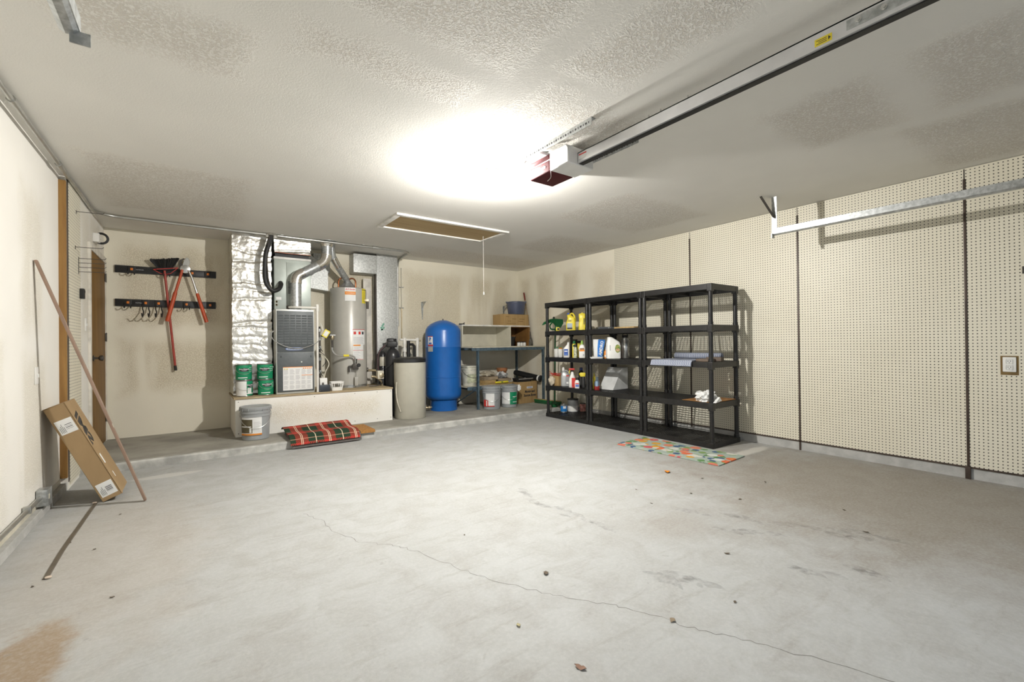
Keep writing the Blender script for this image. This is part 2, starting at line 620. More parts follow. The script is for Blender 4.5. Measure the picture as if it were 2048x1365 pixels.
def smooth_path(pts, n=6):
    """Catmull-Rom through the points"""
    p = [Vector(q) for q in pts]
    p = [p[0] * 2 - p[1]] + p + [p[-1] * 2 - p[-2]]
    out = []
    for i in range(1, len(p) - 2):
        for k in range(n):
            t = k / n
            a, b, c, d = p[i - 1], p[i], p[i + 1], p[i + 2]
            out.append(0.5 * ((2 * b) + (c - a) * t + (2 * a - 5 * b + 4 * c - d) * t * t + (3 * b - a - 3 * c + d) * t ** 3))
    out.append(p[-2])
    return out


def crumple_box(x0, y0, z0, x1, y1, z1, step, amp, sc, seed=0.0, bulge=0.0):
    g = G()
    bm = g.bm
    nx, ny, nz = (max(2, int(round(d / step))) for d in (x1 - x0, y1 - y0, z1 - z0))
    c = Vector(((x0 + x1) / 2, (y0 + y1) / 2, (z0 + z1) / 2))
    creases = []
    zc = z0 + 0.06
    while zc < z1 - 0.03:
        creases.append((zc, random.uniform(-0.12, 0.12), random.uniform(0.004, 0.013)))
        zc += random.uniform(0.04, 0.16)

    def P(i, j, k):
        p = Vector((x0 + (x1 - x0) * i / nx, y0 + (y1 - y0) * j / ny, z0 + (z1 - z0) * k / nz))
        q = p * sc + Vector((seed, seed * 2, 0))
        d = noise.noise_vector(q) * amp * 0.6 + noise.noise_vector(q * 3.5) * amp * 0.35 + noise.noise_vector(q * 9) * amp * 0.18
        out = Vector((p.x - c.x, p.y - c.y, 0))
        gr = 0.0
        for zc, tilt, dep in creases:
            w_ = p.z - zc - tilt * (p.x + p.y - c.x - c.y) - 0.02 * noise.noise(Vector((p.x * 7 + zc, p.y * 7, 0)))
            gr += dep * math.exp(-(w_ / 0.013) ** 2)
        if out.length > 0:
            d -= out.normalized() * gr
        return p + d
    faces = []
    for i in range(nx):
        for k in range(nz):
            faces.append([(i, 0, k), (i + 1, 0, k), (i + 1, 0, k + 1), (i, 0, k + 1)])
            faces.append([(i, ny, k), (i, ny, k + 1), (i + 1, ny, k + 1), (i + 1, ny, k)])
    for j in range(ny):
        for k in range(nz):
            faces.append([(0, j, k), (0, j, k + 1), (0, j + 1, k + 1), (0, j + 1, k)])
            faces.append([(nx, j, k), (nx, j + 1, k), (nx, j + 1, k + 1), (nx, j, k + 1)])
    for i in range(nx):
        for j in range(ny):
            faces.append([(i, j, 0), (i, j + 1, 0), (i + 1, j + 1, 0), (i + 1, j, 0)])
            faces.append([(i, j, nz), (i + 1, j, nz), (i + 1, j + 1, nz), (i, j + 1, nz)])
    cache = {}
    for f in faces:
        vv = []
        for key in f:
            if key not in cache:
                cache[key] = bm.verts.new(P(*key))
            vv.append(cache[key])
        bm.faces.new(vv)
    return g


def blob(cx, cy, cz, rx, ry, rz, amp=0.25, sc=2.0, seed=0.0, sub=3, flat=None):
    g = G()
    bmesh.ops.create_icosphere(g.bm, subdivisions=sub, radius=1.0)
    for v in g.bm.verts:
        n = 1 + amp * (noise.noise(v.co * sc + Vector((seed, 0, 0))) + 0.6 * noise.noise(v.co * sc * 2.6 + Vector((0, seed, 0))))
        p = Vector((v.co.x * rx * n, v.co.y * ry * n, v.co.z * rz * n))
        if flat is not None:
            p.z = max(p.z, flat - cz)
        v.co = Vector((cx, cy, cz)) + p
    return g


def settle(t):
    """children were modelled in room coordinates: bring them to the thing's own origin"""
    mt = Matrix.Translation(-Vector(t.location))
    done = set()

    def go(o):
        for ch in o.children:
            if ch.type == 'MESH' and ch.data.name not in done:
                ch.data.transform(mt)
                done.add(ch.data.name)
            go(ch)
    go(t)
    return t


# ------------------------------------------------------------------ the room
XL, XLB, XR, XP, YB, YF, HC = -0.85, -0.808, 5.085, 5.07, 6.82, -0.9, 2.511
YS, ZS = 5.386, 0.08
floor = struct(G().box(XL, YF, -0.12, XR, YS, 0).obj('floor', MF, None, False))
step = G()
step.prism([(YS, -0.12), (YS, ZS - 0.014), (YS + 0.016, ZS), (YB, ZS), (YB, -0.12)], 'x', XL, XR)
fstep = struct(step.obj('floor_step', M_step, None, False))
G().prism([(YS - 0.003, 0.0), (YS - 0.003, ZS - 0.016), (YS + 0.010, ZS - 0.002), (YS + 0.045, ZS + 0.001), (YS + 0.05, ZS - 0.01), (YS + 0.02, 0.0)], 'x', XL, XR).obj('step_nosing', M('nosing_concrete', (0.52, 0.515, 0.48), 0.85, 0, 0.18, 7, 0.6, 50), fstep, False)
# hairline crack across the slab
ck = [(0.60, 3.25), (0.668, 3.074), (0.70, 2.80), (0.775, 2.584), (0.92, 2.42), (1.0, 2.261), (1.09, 1.96), (1.178, 1.748), (1.299, 1.526),
      (1.40, 1.39), (1.494, 1.262), (1.594, 1.021), (1.66, 0.90), (1.74, 0.751), (1.889, 0.446), (2.0, 0.1)]
cpts = []
for i in range(len(ck) - 1):
    for k in range(7):
        t_ = k / 7
        cpts.append(Vector((ck[i][0] + (ck[i + 1][0] - ck[i][0]) * t_ + random.uniform(-.012, .012),
                            ck[i][1] + (ck[i + 1][1] - ck[i][1]) * t_ + random.uniform(-.006, .006), 0)))
g = G()
for i in range(len(cpts) - 1):
    a, b = cpts[i], cpts[i + 1]
    d = (b - a).normalized()
    n = Vector((-d.y, d.x, 0)) * random.uniform(0.0007, 0.0016)
    g.add([a + n + Vector((0, 0, .0004)), a - n + Vector((0, 0, .0004)), b - n + Vector((0, 0, .0004)), b + n + Vector((0, 0, .0004))], [(0, 1, 2, 3)])
g.obj('crack', M('crack_dark', (0.20, 0.19, 0.17), 0.9), floor, False)

mm_, nt_, b_ = new_mat('tyre_smudge')
b_.inputs['Base Color'].default_value = (0.14, 0.13, 0.12, 1)
b_.inputs['Roughness'].default_value = 0.9
nt_.links.new(mth(nt_, 'MULTIPLY', ramp(nt_, noise_tex(nt_, position(nt_), 24.0, 4), 0.35, 0.65), 0.16), b_.inputs['Alpha'])
for (x0_, y0_, x1_, y1_, n_, sz) in ((1.95, 2.52, 1.99, 1.82, 9, 0.10), (2.02, 2.75, 1.96, 2.6, 3, 0.10), (2.60, 1.72, 3.15, 0.85, 10, 0.11), (1.70, 1.33, 1.95, 1.10, 4, 0.13), (2.55, 1.40, 2.75, 1.18, 4, 0.11), (2.35, 0.98, 2.62, 0.66, 5, 0.12), (2.95, 1.0, 3.2, .7, 3, .12)):
    for k in range(n_):
        u = (k + random.uniform(0.1, 0.7)) / n_
        cx_, cy_ = x0_ + (x1_ - x0_) * u + random.uniform(-.04, .04), y0_ + (y1_ - y0_) * u
        rr = sz * random.uniform(0.5, 1.0)
        a0_ = -0.9 + random.uniform(-.3, .3)
        g = G()
        vv, n2_ = [], 10
        for i in range(n2_ + 1):
            a = a0_ + 2.3 * i / n2_
            w = 0.75 * rr * math.sin(PI * i / n2_)
            for r_ in (rr - w, rr):
                vv.append((cx_ + r_ * math.cos(a), cy_ + r_ * math.sin(a), 0.0006))
        g.add(vv, [(2 * i, 2 * i + 1, 2 * i + 3, 2 * i + 2) for i in range(n2_)])
        g.obj('tyre_mark', mm_, floor, False)

ceiling = struct(G().box(XL - .1, YF - .1, HC, XR + .1, YB + .1, HC + 0.12).obj('ceiling', MC, None, False))
struct(G().box(XL - .1, YB, -0.12, XR + .1, YB + 0.12, HC).obj('wall_back', MW_back, None, False))
wf = G().box(XL - .1, YF - 0.12, -0.12, -0.36, YF, HC)
wf.box(4.60, YF - 0.12, -0.12, XR + .1, YF, HC)
wf.box(-0.36, YF - 0.12, 2.13, 4.60, YF, HC)  # doorway left open, added out of view to let soft fill in
struct(wf.obj('wall_front', M_front, None, False))
struct(G().box(-6, -14, -0.12, 11, YF, -0.01).obj('driveway', M('driveway_concrete', (0.50, 0.49, 0.46), 0.85), None, False))
wall_left = struct(G().box(XL - 0.12, YF, -0.12, XL, 4.955, HC).obj('wall_left', MW_left, None, False))
wall_left_b = struct(G().box(XL - 0.12, 4.955, -0.12, XLB, YB, HC).obj('wall_left', MW_left, None, False))
wall_right = struct(G().box(XR, YF, -0.12, XR + 0.12, YB, HC).obj('wall_right', MW_right, None, False))

# pegboard sheets on the right wall, with cover strips and the dark channel they stand in
edges = [YF, -0.472, 0.747, 1.966, 3.185, 4.412]
for a, b in zip(edges, edges[1:]):
    G().box(XP, a + 0.004, 0.098, XP + 0.006, b - 0.004, HC - 0.004).obj('pegboard_panel', M_peg, wall_right, False)
for yy in edges[1:-1]:
    G().box(XP - 0.006, yy - 0.008, 0.0 if yy < 2 else 0.06, XP + 0.004, yy + 0.008, 2.42, 0.002).obj('cover_strip', M_brown_strip, wall_right)
G().box(XP - 0.02, 0.732, 0.0, XP + 0.01, 0.764, 0.10, 0.003).obj('strip_foot', M_brown_strip, wall_right)
G().box(XP - 0.006, YF, 0.086, XR, 4.412, 0.099).obj('bottom_channel', M_brown_strip, wall_right, False)
G().box(XP + 0.006, YF, 0.09, XR - 0.001, 4.412, HC - .01).obj('backing', M_darksteel, wall_right, False)
struct(G().box(XP + 0.002, YF, 0.0, XR, YB, 0.088).obj('baseboard_right', M_stem, None, False))
struct(G().box(XL, YF, 0.0, -0.815, 4.955, 0.06, 0.004).obj('baseboard_left', M_stem, None, False))
G().box(XL - 0.002, YF, 0.06, XL + 0.003, 4.93, 0.10).obj('sill_board', M_beige, wall_left, False)

# wooden batten and the pegboard strip on the left wall
t1 = struct(G().box(XL, 4.925, 0.10, -0.808, 4.963, 2.47, 0.003).obj('trim_1', M_pine, None))
G().box(XLB, 5.0, 0.03, XLB + 0.006, 5.46, HC - 0.02).obj('pegboard_panel', M_peg, wall_left_b, False)
G().box(XL, 4.963, 0.06, XLB + 0.003, 4.998, HC - 0.02).obj('gap_shadow_strip', M_brown_strip, wall_left_b, False)  # dark strip standing in for the shade in the gap

# side door in the left wall
door = struct(G().box(XLB, 5.885, ZS + 0.01, XLB + 0.018, 6.72, 2.085, 0.002).obj('door_1', M_wood, None))
kn = G().lathe([(0.028, 0), (0.028, 0.008), (0.012, 0.012), (0.010, 0.04), (0.022, 0.046), (0.029, 0.06), (0.027, 0.075), (0.012, 0.082)], 20,
               mat=Matrix.Translation((XLB + 0.018, 5.95, 1.03)) @ Matrix.Rotation(PI / 2, 4, 'Y'))
kn.obj('door_knob', M_darksteel, door)
for zz in (0.35, 1.25, 1.92):
    G().box(XLB + 0.018, 6.69, zz - 0.045, XLB + 0.026, 6.735, zz + 0.045, 0.002).cyl((XLB + 0.026, 6.735, zz - .05), (XLB + 0.026, 6.735, zz + .05), 0.006).obj('hinge', M_darksteel, door)
ca = G().box(XLB, 5.82, ZS, XLB + 0.022, 5.882, 2.09, 0.003)
ca.box(XLB, 6.724, ZS, XLB + 0.022, 6.786, 2.09, 0.003)
ca.box(XLB, 5.82, 2.09, XLB + 0.022, 6.786, 2.155, 0.003)
struct(ca.obj('trim_2', M_whitetrim, None))

# switch and outlet plates
def plate(name, label, x, y, z, w, h, face=1, cat='switch'):
    t = thing(name, label, cat, (x, y, z - h / 2))
    G().box(0 if face > 0 else -0.008, -w / 2, 0, 0.008 if face > 0 else 0, w / 2, h, 0.003).obj('plate', M_plastic_white, t)
    return t


s1 = plate('light_switch', 'white light switch plate on the bare left wall before the wooden batten', XL, 4.275, 0.95, 0.07, 0.115)
G().box(0.008, -0.008, 0.045, 0.016, 0.008, 0.07, 0.002).obj('toggle', M_plastic_white, s1)
s2 = plate('light_switch', 'white light switch plate between the left pegboard strip and the brown door', XLB, 5.70, 1.35, 0.075, 0.12)
G().box(0.008, -0.008, 0.048, 0.016, 0.008, 0.072, 0.002).obj('toggle', M_plastic_white, s2)
so = thing('wall_outlet', 'white double outlet in a rough cut-out of the pegboard wall', 'outlet', (XP, 0.518, 0.86))
G().box(-0.0015, -0.048, -0.012, 0.0, 0.046, 0.135).obj('cut_out', M('cut_out_brown', (0.19, 0.12, 0.04), 0.8), so, False)
G().box(-0.010, -0.036, 0.012, -0.0015, 0.034, 0.126, 0.004).obj('plate', M_plastic_white, so)
for zz in (0.046, 0.092):
    soc = G().box(-0.013, -0.018, zz - 0.017, -0.0095, 0.016, zz + 0.017, 0.006).obj('socket', M_plastic_white, so)
    sl = G()
    for dy in (-0.008, 0.006):
        sl.box(-0.0136, dy - 0.0012, zz - 0.003, -0.0128, dy + 0.0012, zz + 0.008)
    sl.box(-0.0136, -0.003, zz - 0.011, -0.0128, 0.001, zz - 0.007)
    sl.obj('slots', M_ink, soc, False)

# attic hatch with pull cord
hz = HC
ah = thing('attic_hatch', 'brown plywood attic hatch with white trim and pull cord in the ceiling', 'hatch', (2.46, 4.75, HC - 0.03))
hx0, hx1, hy0, hy1 = 1.74, 3.18, 4.43, 5.07
G().box(hx0, hy0, hz - 0.02, hx1, hy0 + 0.06, hz, 0.003).obj('trim_board', M_white, ah)
G().box(hx0, hy1 - 0.06, hz - 0.02, hx1, hy1, hz, 0.003).obj('trim_board', M_white, ah)
G().box(hx0, hy0 + 0.06, hz - 0.02, hx0 + 0.06, hy1 - 0.06, hz, 0.003).obj('trim_board', M_white, ah)
G().box(hx1 - 0.06, hy0 + 0.06, hz - 0.02, hx1, hy1 - 0.06, hz, 0.003).obj('trim_board', M_white, ah)
G().box(hx0 + 0.06, hy0 + 0.06, hz - 0.006, hx1 - 0.06, hy1 - 0.06, hz).obj('hatch_panel', M_hatch, ah, False)
pc = G().cyl((3.027, 4.79, hz - 0.006), (3.027, 4.79, 1.79), 0.0022, 6).obj('pull_cord', M_white, ah)
G().lathe([(0.003, 0.035), (0.006, 0.03), (0.009, 0.0), (0.008, -0.004), (0.002, -0.006)], 12, 3.027, 4.79, 1.76).obj('cord_tip', M_plastic_white, pc)
settle(ah)

# ------------------------------------------------------------------ lamps on the ceiling
def ceiling_lamp(label, x, y, mat):
    t = thing('ceiling_lamp', label, 'lamp', (x, y, HC))
    G().lathe([(0.055, 0), (0.055, -0.010), (0.048, -0.018), (0.030, -0.026), (0.022, -0.028)], 24).obj('lamp_holder', M_plastic_white, t)
    G().lathe([(0.018, -0.026), (0.020, -0.036), (0.026, -0.050), (0.0295, -0.058)], 24).obj('bulb_base', M_plastic_white, t)
    G().lathe([(0.030, -0.0582), (0.030, -0.068), (0.0265, -0.081), (0.019, -0.090), (0.010, -0.0945), (0.002, -0.096)], 20).obj('bulb_dome', mat, t)
    return t


ceiling_lamp('bright bare white bulb on the ceiling beside the garage door opener', 1.94, 2.93, emissive('bulb_glow', (1.0, 0.975, 0.93), BULB_A))

# ------------------------------------------------------------------ garage door opener, rail, tracks
op = thing('garage_door_opener', 'burgundy garage door opener with white lens hung under the ceiling', 'door opener', (2.17, 2.38, 2.335))
G().box(2.055, 2.36, 2.345, 2.285, 2.60, 2.475, 0.016, 3).obj('motor_housing', M_burgundy, op)
G().prism([(2.17, 2.345), (2.17, 2.45), (2.19, 2.475), (2.36, 2.475), (2.36, 2.345)], 'x', 2.048, 2.292, 0.006).obj('light_lens', M_lens, op)
G().box(2.053, 2.36, 2.425, 2.056, 2.60, 2.431).obj('pale_stripe', M_lens, op, False)
text('Genie', 0.036, M_paper, op, (2.0535, 2.455, 2.392), (0, -1, 0), (0, 0, 1), 0.0008, shear=0.3)
G().box(2.09, 2.30, 2.470, 2.25, 2.62, 2.486).obj('top_plate', M_galv, op)
for xx in (1.985, 2.43):
    pa = G().box(xx - 0.003, 1.89, HC - 0.045, xx, 2.69, HC - 0.0005)
    pa.box(xx, 1.89, HC - 0.004, xx + 0.035, 2.69, HC - 0.0005)
    ang_ = pa.obj('perforated_angle', M_galv, op)
    ho = G()
    yy = 1.91
    k = 0
    while yy < 2.67:
        w = 0.014 if k % 2 else 0.006
        ho.box(xx - 0.0036, yy, HC - 0.030, xx - 0.0028, yy + w, HC - 0.018)
        yy += w + 0.013
        k += 1
    stuff(ho.obj('holes', M_ink, ang_, False))
for yy in (2.38, 2.58):
    G().box(1.985, yy, HC - 0.036, 2.43, yy + 0.03, HC - 0.030).obj('cross_strap', M_galv, op)
G().tube(smooth_path([(2.06, 2.38, 2.49), (2.0, 2.45, 2.49), (1.99, 2.58, 2.46), (2.02, 2.67, 2.43), (2.06, 2.62, 2.40)]), 0.004, 6).obj('power_cord', M('grey_cord', (0.25, 0.24, 0.22), 0.5), op)
G().tube(smooth_path([(2.05, 2.35, 2.34), (2.06, 2.36, 2.333), (2.12, 2.43, 2.335), (2.15, 2.50, 2.336)]), 0.002, 5).obj('antenna_wire', M_plastic_white, op)
settle(op)

rl = thing('opener_rail', 'long silver opener rail with black chain track along the ceiling', 'rail', (2.17, 0.75, 2.35))
rg = G().box(2.135, YF + .02, 2.356, 2.141, 2.166, 2.425)
rg.box(2.135, YF + .02, 2.419, 2.205, 2.166, 2.425)
rg.box(2.141, YF + .02, 2.356, 2.150, 2.166, 2.362)
rg.obj('rail_channel', M('rail_aluminium', (0.72, 0.72, 0.73), 0.35, 0.55, 0.04), rl, False)
G().box(2.150, YF + .02, 2.350, 2.185, 2.166, 2.380).obj('chain_track', M_rubber, rl, False)
G().box(2.185, YF + .02, 2.356, 2.195, 2.166, 2.42).obj('far_flange', M_galv, rl, False)
jp = G().box(2.1335, 0.30, 2.372, 2.135, 0.64, 2.412).obj('joint_plate', M_galv, rl, False)
for yy in (0.34, 0.42, 0.52, 0.60):
    G().lathe([(0.011, 0), (0.011, 0.006), (0.007, 0.006), (0.007, 0.013)], 8, mat=Matrix.Translation((2.1335, yy, 2.392)) @ Matrix.Rotation(-PI / 2, 4, 'Y')).obj('bolt', M_steel, jp)
for yy in (1.35, 1.52, 1.60):
    G().lathe([(0.008, 0), (0.008, 0.005), (0.005, 0.005), (0.005, 0.02)], 8, mat=Matrix.Translation((2.15, yy, 2.425))).obj('bolt', M_steel, rl)
yl = G().box(2.1338, 0.69, 2.366, 2.135, 0.752, 2.396).obj('warning_sticker', M_yellow, rl, False)
yk = G()
for i in range(3):
    yk.box(2.1333, 0.708 , 2.372 + i * 0.007, 2.1338, 0.746 - 0.008 * (i % 2), 2.3745 + i * 0.007)
yk.prism([(0.703, 2.390), (0.703, 2.372), (0.694, 2.381)], 'x', 2.1333, 2.1338)
yk.obj('print', M_ink, yl, False)
ws = G().box(2.1338, 2.085, 2.375, 2.135, 2.155, 2.400).obj('white_sticker', M_paper, rl, False)
G().box(2.1333, 2.085, 2.400, 2.135, 2.155, 2.408).obj('red_band', M_red, ws, False)
settle(rl)


def door_track(label, x, side):
    t = thing('door_track', label, 'track', (x, 0.55, 2.14))
    prof = [(-0.025, 0), (-0.010, -0.008), (0.012, -0.006), (0.022, 0.004), (0.022, 0.040), (0.014, 0.052), (0.011, 0.050), (0.018, 0.038),
            (0.018, 0.007), (0.011, -0.002), (-0.009, -0.004), (-0.022, 0.004)]
    prof = [(side * -p[0], p[1]) for p in prof]
    g_ = G().prism([(x + p[0], 2.145 + p[1]) for p in prof], 'y', YF + 0.03, 1.965)
    g_.obj('track_channel', M_galv, t, False)
    G().box(x - side * 0.0235 - 0.002, YF + .03, 2.150, x - side * 0.0235 + 0.002, 1.965, 2.200).obj('track_face', M_galv, t, False)
    G().box(x - 0.003, 1.93, 2.15, x + 0.003, 1.975, HC - 0.002).obj('hanger_angle', M_galv, t, False)
    bd = Vector((x - side * 0.13, 2.02, HC))
    a_, b_ = Vector((x, 1.95, 2.30)), bd
    d = (b_ - a_)
    mt = Matrix.Translation(a_) @ d.to_track_quat('Z', 'Y').to_matrix().to_4x4()
    G().box(-0.014, -0.0015, 0, 0.014, 0.0015, d.length - 0.004, mat=mt).obj('brace', M_darksteel, t, False)
    G().box(x - side * 0.05, 1.955, 2.110, x - side * 0.0, 1.961, 2.150).obj('end_stop', M_galv, t, False)
    return settle(t)


door_track('galvanised door track hung from the ceiling along the pegboard wall', 4.53, 1)
door_track('galvanised door track hung from the ceiling on the bare wall side', -0.31, -1)

# electrical conduit round the ceiling
cd = thing('electrical_conduit', 'thin steel conduit running under the ceiling and down the back wall', 'conduit', (2.67, 6.78, 1.40))
path = [(-0.786, YF + 0.02, 2.488), (-0.786, 5.80, 2.488)]
path += arc((-0.586, 5.90, 2.488), 0.20, PI, PI / 2, 6, 'xy')
path += [(0.5, 6.105, 2.49), (2.45, 6.14, 2.49)]
path += [(2.55, 6.16, 2.49), (2.61, 6.22, 2.49), (2.64, 6.30, 2.49), (2.66, 6.60, 2.49), (2.67, 6.72, 2.482), (2.672, 6.775, 2.44), (2.672, 6.795, 2.36), (2.672, 6.797, 1.42)]
G().tube(path, 0.0145, 10).obj('conduit_pipe', M_emt, cd)
for p in ((-0.786, 3.55, 2.488), (-0.786, 4.6, 2.488)):
    G().cyl((p[0], p[1] - 0.035, p[2]), (p[0], p[1] + 0.035, p[2]), 0.021, 10).obj('coupling', M_emt, cd)
G().cyl((2.05, 6.128, 2.49), (2.12, 6.130, 2.49), 0.020, 10).obj('coupling', M_emt, cd)
for x_ in (0.9, 1.9):
    G().box(x_, 6.10, 2.505, x_ + .03, 6.15, HC - .0005).obj('strap', M_emt, cd)
G().cyl((2.735, 6.80, 2.36), (2.735, 6.80, 1.72), 0.007, 8).obj('thin_pipe', M_beige, cd)
G().cyl((2.735, 6.80, 1.72), (2.735, 6.80, 1.20), 0.010, 8).obj('thin_pipe', M_brass, cd)
for zz in (2.05, 1.72):
    G().box(2.70, 6.79, zz - 0.006, 2.77, 6.815, zz + 0.006).obj('pipe_clip', M_emt, cd)
settle(cd)

lc = thing('low_conduit', 'steel conduit and square junction box along the bottom of the left wall', 'conduit', (-0.83, 4.30, 0.06))
G().tube([(-0.826, YF + 0.02, 0.135), (-0.826, 4.24, 0.135)], 0.0135, 10).obj('conduit_pipe', M_emt, lc)
G().box(XL + .004, 4.24, 0.075, -0.79, 4.335, 0.185, 0.006).obj('junction_box', M_galv, lc)
G().box(-0.79, 4.236, 0.072, -0.787, 4.339, 0.188).obj('cover_plate', M_galv, lc, False)
G().box(-0.787, 4.25, 0.12, -0.786, 4.275, 0.15).obj('pale_sticker', M_beige, lc, False)
G().box(XL + .004, 3.95, 0.115, -0.808, 3.975, 0.16, 0.002).obj('strap', M_emt, lc)
settle(lc)

# peg hooks on the left pegboard strip
def rod_hook(label, y, z, n, gap, length):
    t = thing('peg_hook', label, 'hook', (XLB + 0.006, y, z))
    for i in range(n):
        G().tube([(0, 0, -i * gap), (length, 0, -i * gap + 0.004), (length + 0.012, 0, -i * gap + 0.016)], 0.0025, 6).obj('rod', M_darksteel, t)
    G().box(-0.0005, -0.004, -(n - 1) * gap - 0.02, 0.003, 0.004, 0.012).obj('back_plate', M_darksteel, t)
    return t


rod_hook('single long wire peg hook near the top of the left pegboard strip', 5.28, 2.31, 1, 0.03, 0.17)
rod_hook('single long wire peg hook above the four-rod hook on the left pegboard', 5.23, 1.995, 1, 0.03, 0.17)
rod_hook('dark wire peg hook with four parallel rods on the left pegboard', 5.37, 1.92, 4, 0.039, 0.17)
bb = thing('remote_holder', 'small black remote control clipped to the left pegboard strip', 'remote', (XLB + 0.006, 5.43, 1.57))
G().box(0, -0.03, 0, 0.03, 0.03, 0.09, 0.006).obj('case', M_black, bb)
G().box(0.03, -0.018, 0.055, 0.033, 0.018, 0.075, 0.002).obj('button', M_darksteel, bb)
dc = thing('door_sounder', 'small white box with a black ring on the wall above the brown door', 'alarm', (XLB, 6.15, 2.21))
G().box(0, -0.05, 0, 0.05, 0.03, 0.09, 0.006).obj('white_box', M_plastic_white, dc)
G().lathe([(0.045, 0), (0.062, 0.004), (0.062, 0.016), (0.045, 0.02), (0.040, 0.01), (0.045, 0)], 24, 0, 0, 0, False,
          mat=Matrix.Translation((0.05, 0.09, 0.06)) @ Matrix.Rotation(PI / 2, 4, 'X')).obj('black_ring', M_black, dc)
G().box(0.0, 0.02, 0.05, 0.05, 0.085, 0.062).obj('arm', M_plastic_white, dc)
ph = thing('peg_hook', 'short dark peg hook on the pegboard wall above the outlet', 'hook', (XP, 0.44, 1.635))
G().tube([(0, 0, 0.02), (-0.03, 0, 0.015), (-0.06, -0.01, -0.01), (-0.065, -0.012, 0.02)], 0.003, 6).obj('rod', M_darksteel, ph)
G().box(-0.003, -0.006, -0.02, 0.0, 0.006, 0.035).obj('back_plate', M_darksteel, ph)

# ------------------------------------------------------------------ things by the left wall
# long strip of trim leaning on the wall
lb = thing('trim_board', 'long thin brown trim board leaning from floor to the left wall', 'board', (-0.284, 4.235, 0))
a_, b_ = Vector((-0.284, 4.235, 0.008)), Vector((-0.838, 4.237, 1.72))
d = b_ - a_
mt = Matrix.Translation(a_ - Vector((-0.284, 4.235, 0))) @ d.to_track_quat('Z', 'X').to_matrix().to_4x4()
G().box(-0.0075, -0.020, 0, 0.0075, 0.020, d.length, 0.002, mat=mt).obj('plank', M_mauve, lb)
G().box(0.0072, -0.010, 0.58, 0.0085, 0.012, 0.61, mat=mt).obj('paper_tag', M_beige, lb, False)

# long cardboard carton leaning on the wall
th = 1.161
bx = thing('cardboard_box', 'long closed cardboard carton with shipping labels leaning on the left wall', 'box', (-0.52, 4.39, 0))
bm_ = Matrix.Translation((-0.015 + 0.0, 0.0, 0.0)) @ Matrix(((-math.cos(th), 0, math.sin(th), 0), (0, 1, 0, 0), (math.sin(th), 0, math.cos(th), 0), (0, 0, 0, 1)))
BL, BW, BT = 0.765, 0.335, 0.115      # long axis local x, width local y, thickness local z
G().box(0, 0, 0, BL, BW, BT, 0.003, 1, mat=bm_).obj('carton', M_card, bx)
G().box(0.0, -0.002, BT + 0.0, BL, 0.03, BT + 0.003, mat=bm_).obj('top_flap', M_card, bx, False)
G().box(BL, 0.0, 0.0, BL + 0.003, BW * 0.5, BT + 0.004, mat=bm_).obj('end_flap', M_card, bx, False)


def bxv(x, y, z):
    return bm_ @ Vector((x, y, z))


xd = (bxv(1, 0, 0) - bxv(0, 0, 0))
yd = (bxv(0, 1, 0) - bxv(0, 0, 0))
zd = (bxv(0, 0, 1) - bxv(0, 0, 0))


def box_label(x0, x1, z0, z1, bars=True, n=7):
    l_ = G().box(x0, -0.0012, z0, x1, -0.0002, z1, mat=bm_).obj('shipping_label', M_paper, bx, False)
    p_ = G()
    for i in range(n):
        xx = x0 + (x1 - x0) * (0.3 + 0.4 * i / n)
        p_.box(xx, -0.0018, z0 + (z1 - z0) * 0.45, xx + (x1 - x0) * (0.015 + 0.02 * (i % 2)), -0.0012, z0 + (z1 - z0) * 0.85, mat=bm_)
    for i in range(4):
        zz = z0 + (z1 - z0) * (0.1 + 0.08 * i)
        p_.box(x0 + (x1 - x0) * 0.1, -0.0018, zz, x0 + (x1 - x0) * (0.5 + 0.12 * (i % 3)), -0.0012, zz + 0.002, mat=bm_)
    p_.obj('print', M_ink, l_, False)


box_label(0.03, 0.135, 0.012, 0.105)
box_label(0.555, 0.66, 0.012, 0.105, n=4)
for (x0, x1, y0, y1) in ((0.25, 0.33, 0.06, 0.09), (0.12, 0.165, 0.115, 0.13)):
    G().box(x0, y0, BT, x1, y1, BT + 0.0012, mat=bm_).obj('paper_sticker', M_paper, bx, False)
text('IMS', 0.17, M('carton_print', (0.045, 0.04, 0.035), 0.7), bx, bxv(0.56, 0.11, BT + 0.0006), -xd, -yd, 0.006, sx=1.0, shear=0.25)

# bent metal strip on the floor
ms = G()
P0 = [(-0.575, 4.40), (-0.581, 4.14), (-0.586, 3.884), (-0.594, 3.5), (-0.590, 3.112)]
v, f = [], []
sm = smooth_path([(p[0], p[1], 0) for p in P0], 6)
for p in sm:
    for dx, z in ((-0.011, 0.0005), (-0.009, 0.006), (0.009, 0.006), (0.011, 0.0005)):
        v.append((p.x + dx + 0.58, p.y - 3.7, z))
for i in range(len(sm) - 1):
    for k in range(4):
        k2 = (k + 1) % 4
        f.append((i * 4 + k, i * 4 + k2, (i + 1) * 4 + k2, (i + 1) * 4 + k))
f += [(0, 1, 2, 3), tuple((len(sm) - 1) * 4 + k for k in (3, 2, 1, 0))]
ms.add(v, f)
mo = thing('metal_strip', 'thin bent metal threshold strip lying on the concrete floor', 'metal strip', (-0.58, 3.7, 0))
ms.obj('strip', M('dull_bronze', (0.20, 0.17, 0.13), 0.4, 0.6, 0.1), mo)
for yy in (-0.585, 0.695):
    G().lathe([(0.013, 0.004), (0.013, 0.009), (0.008, 0.011), (0.001, 0.011)], 12, 0.0, yy).obj('end_cap', M('pale_cap', (0.66, 0.55, 0.45), 0.4), mo)

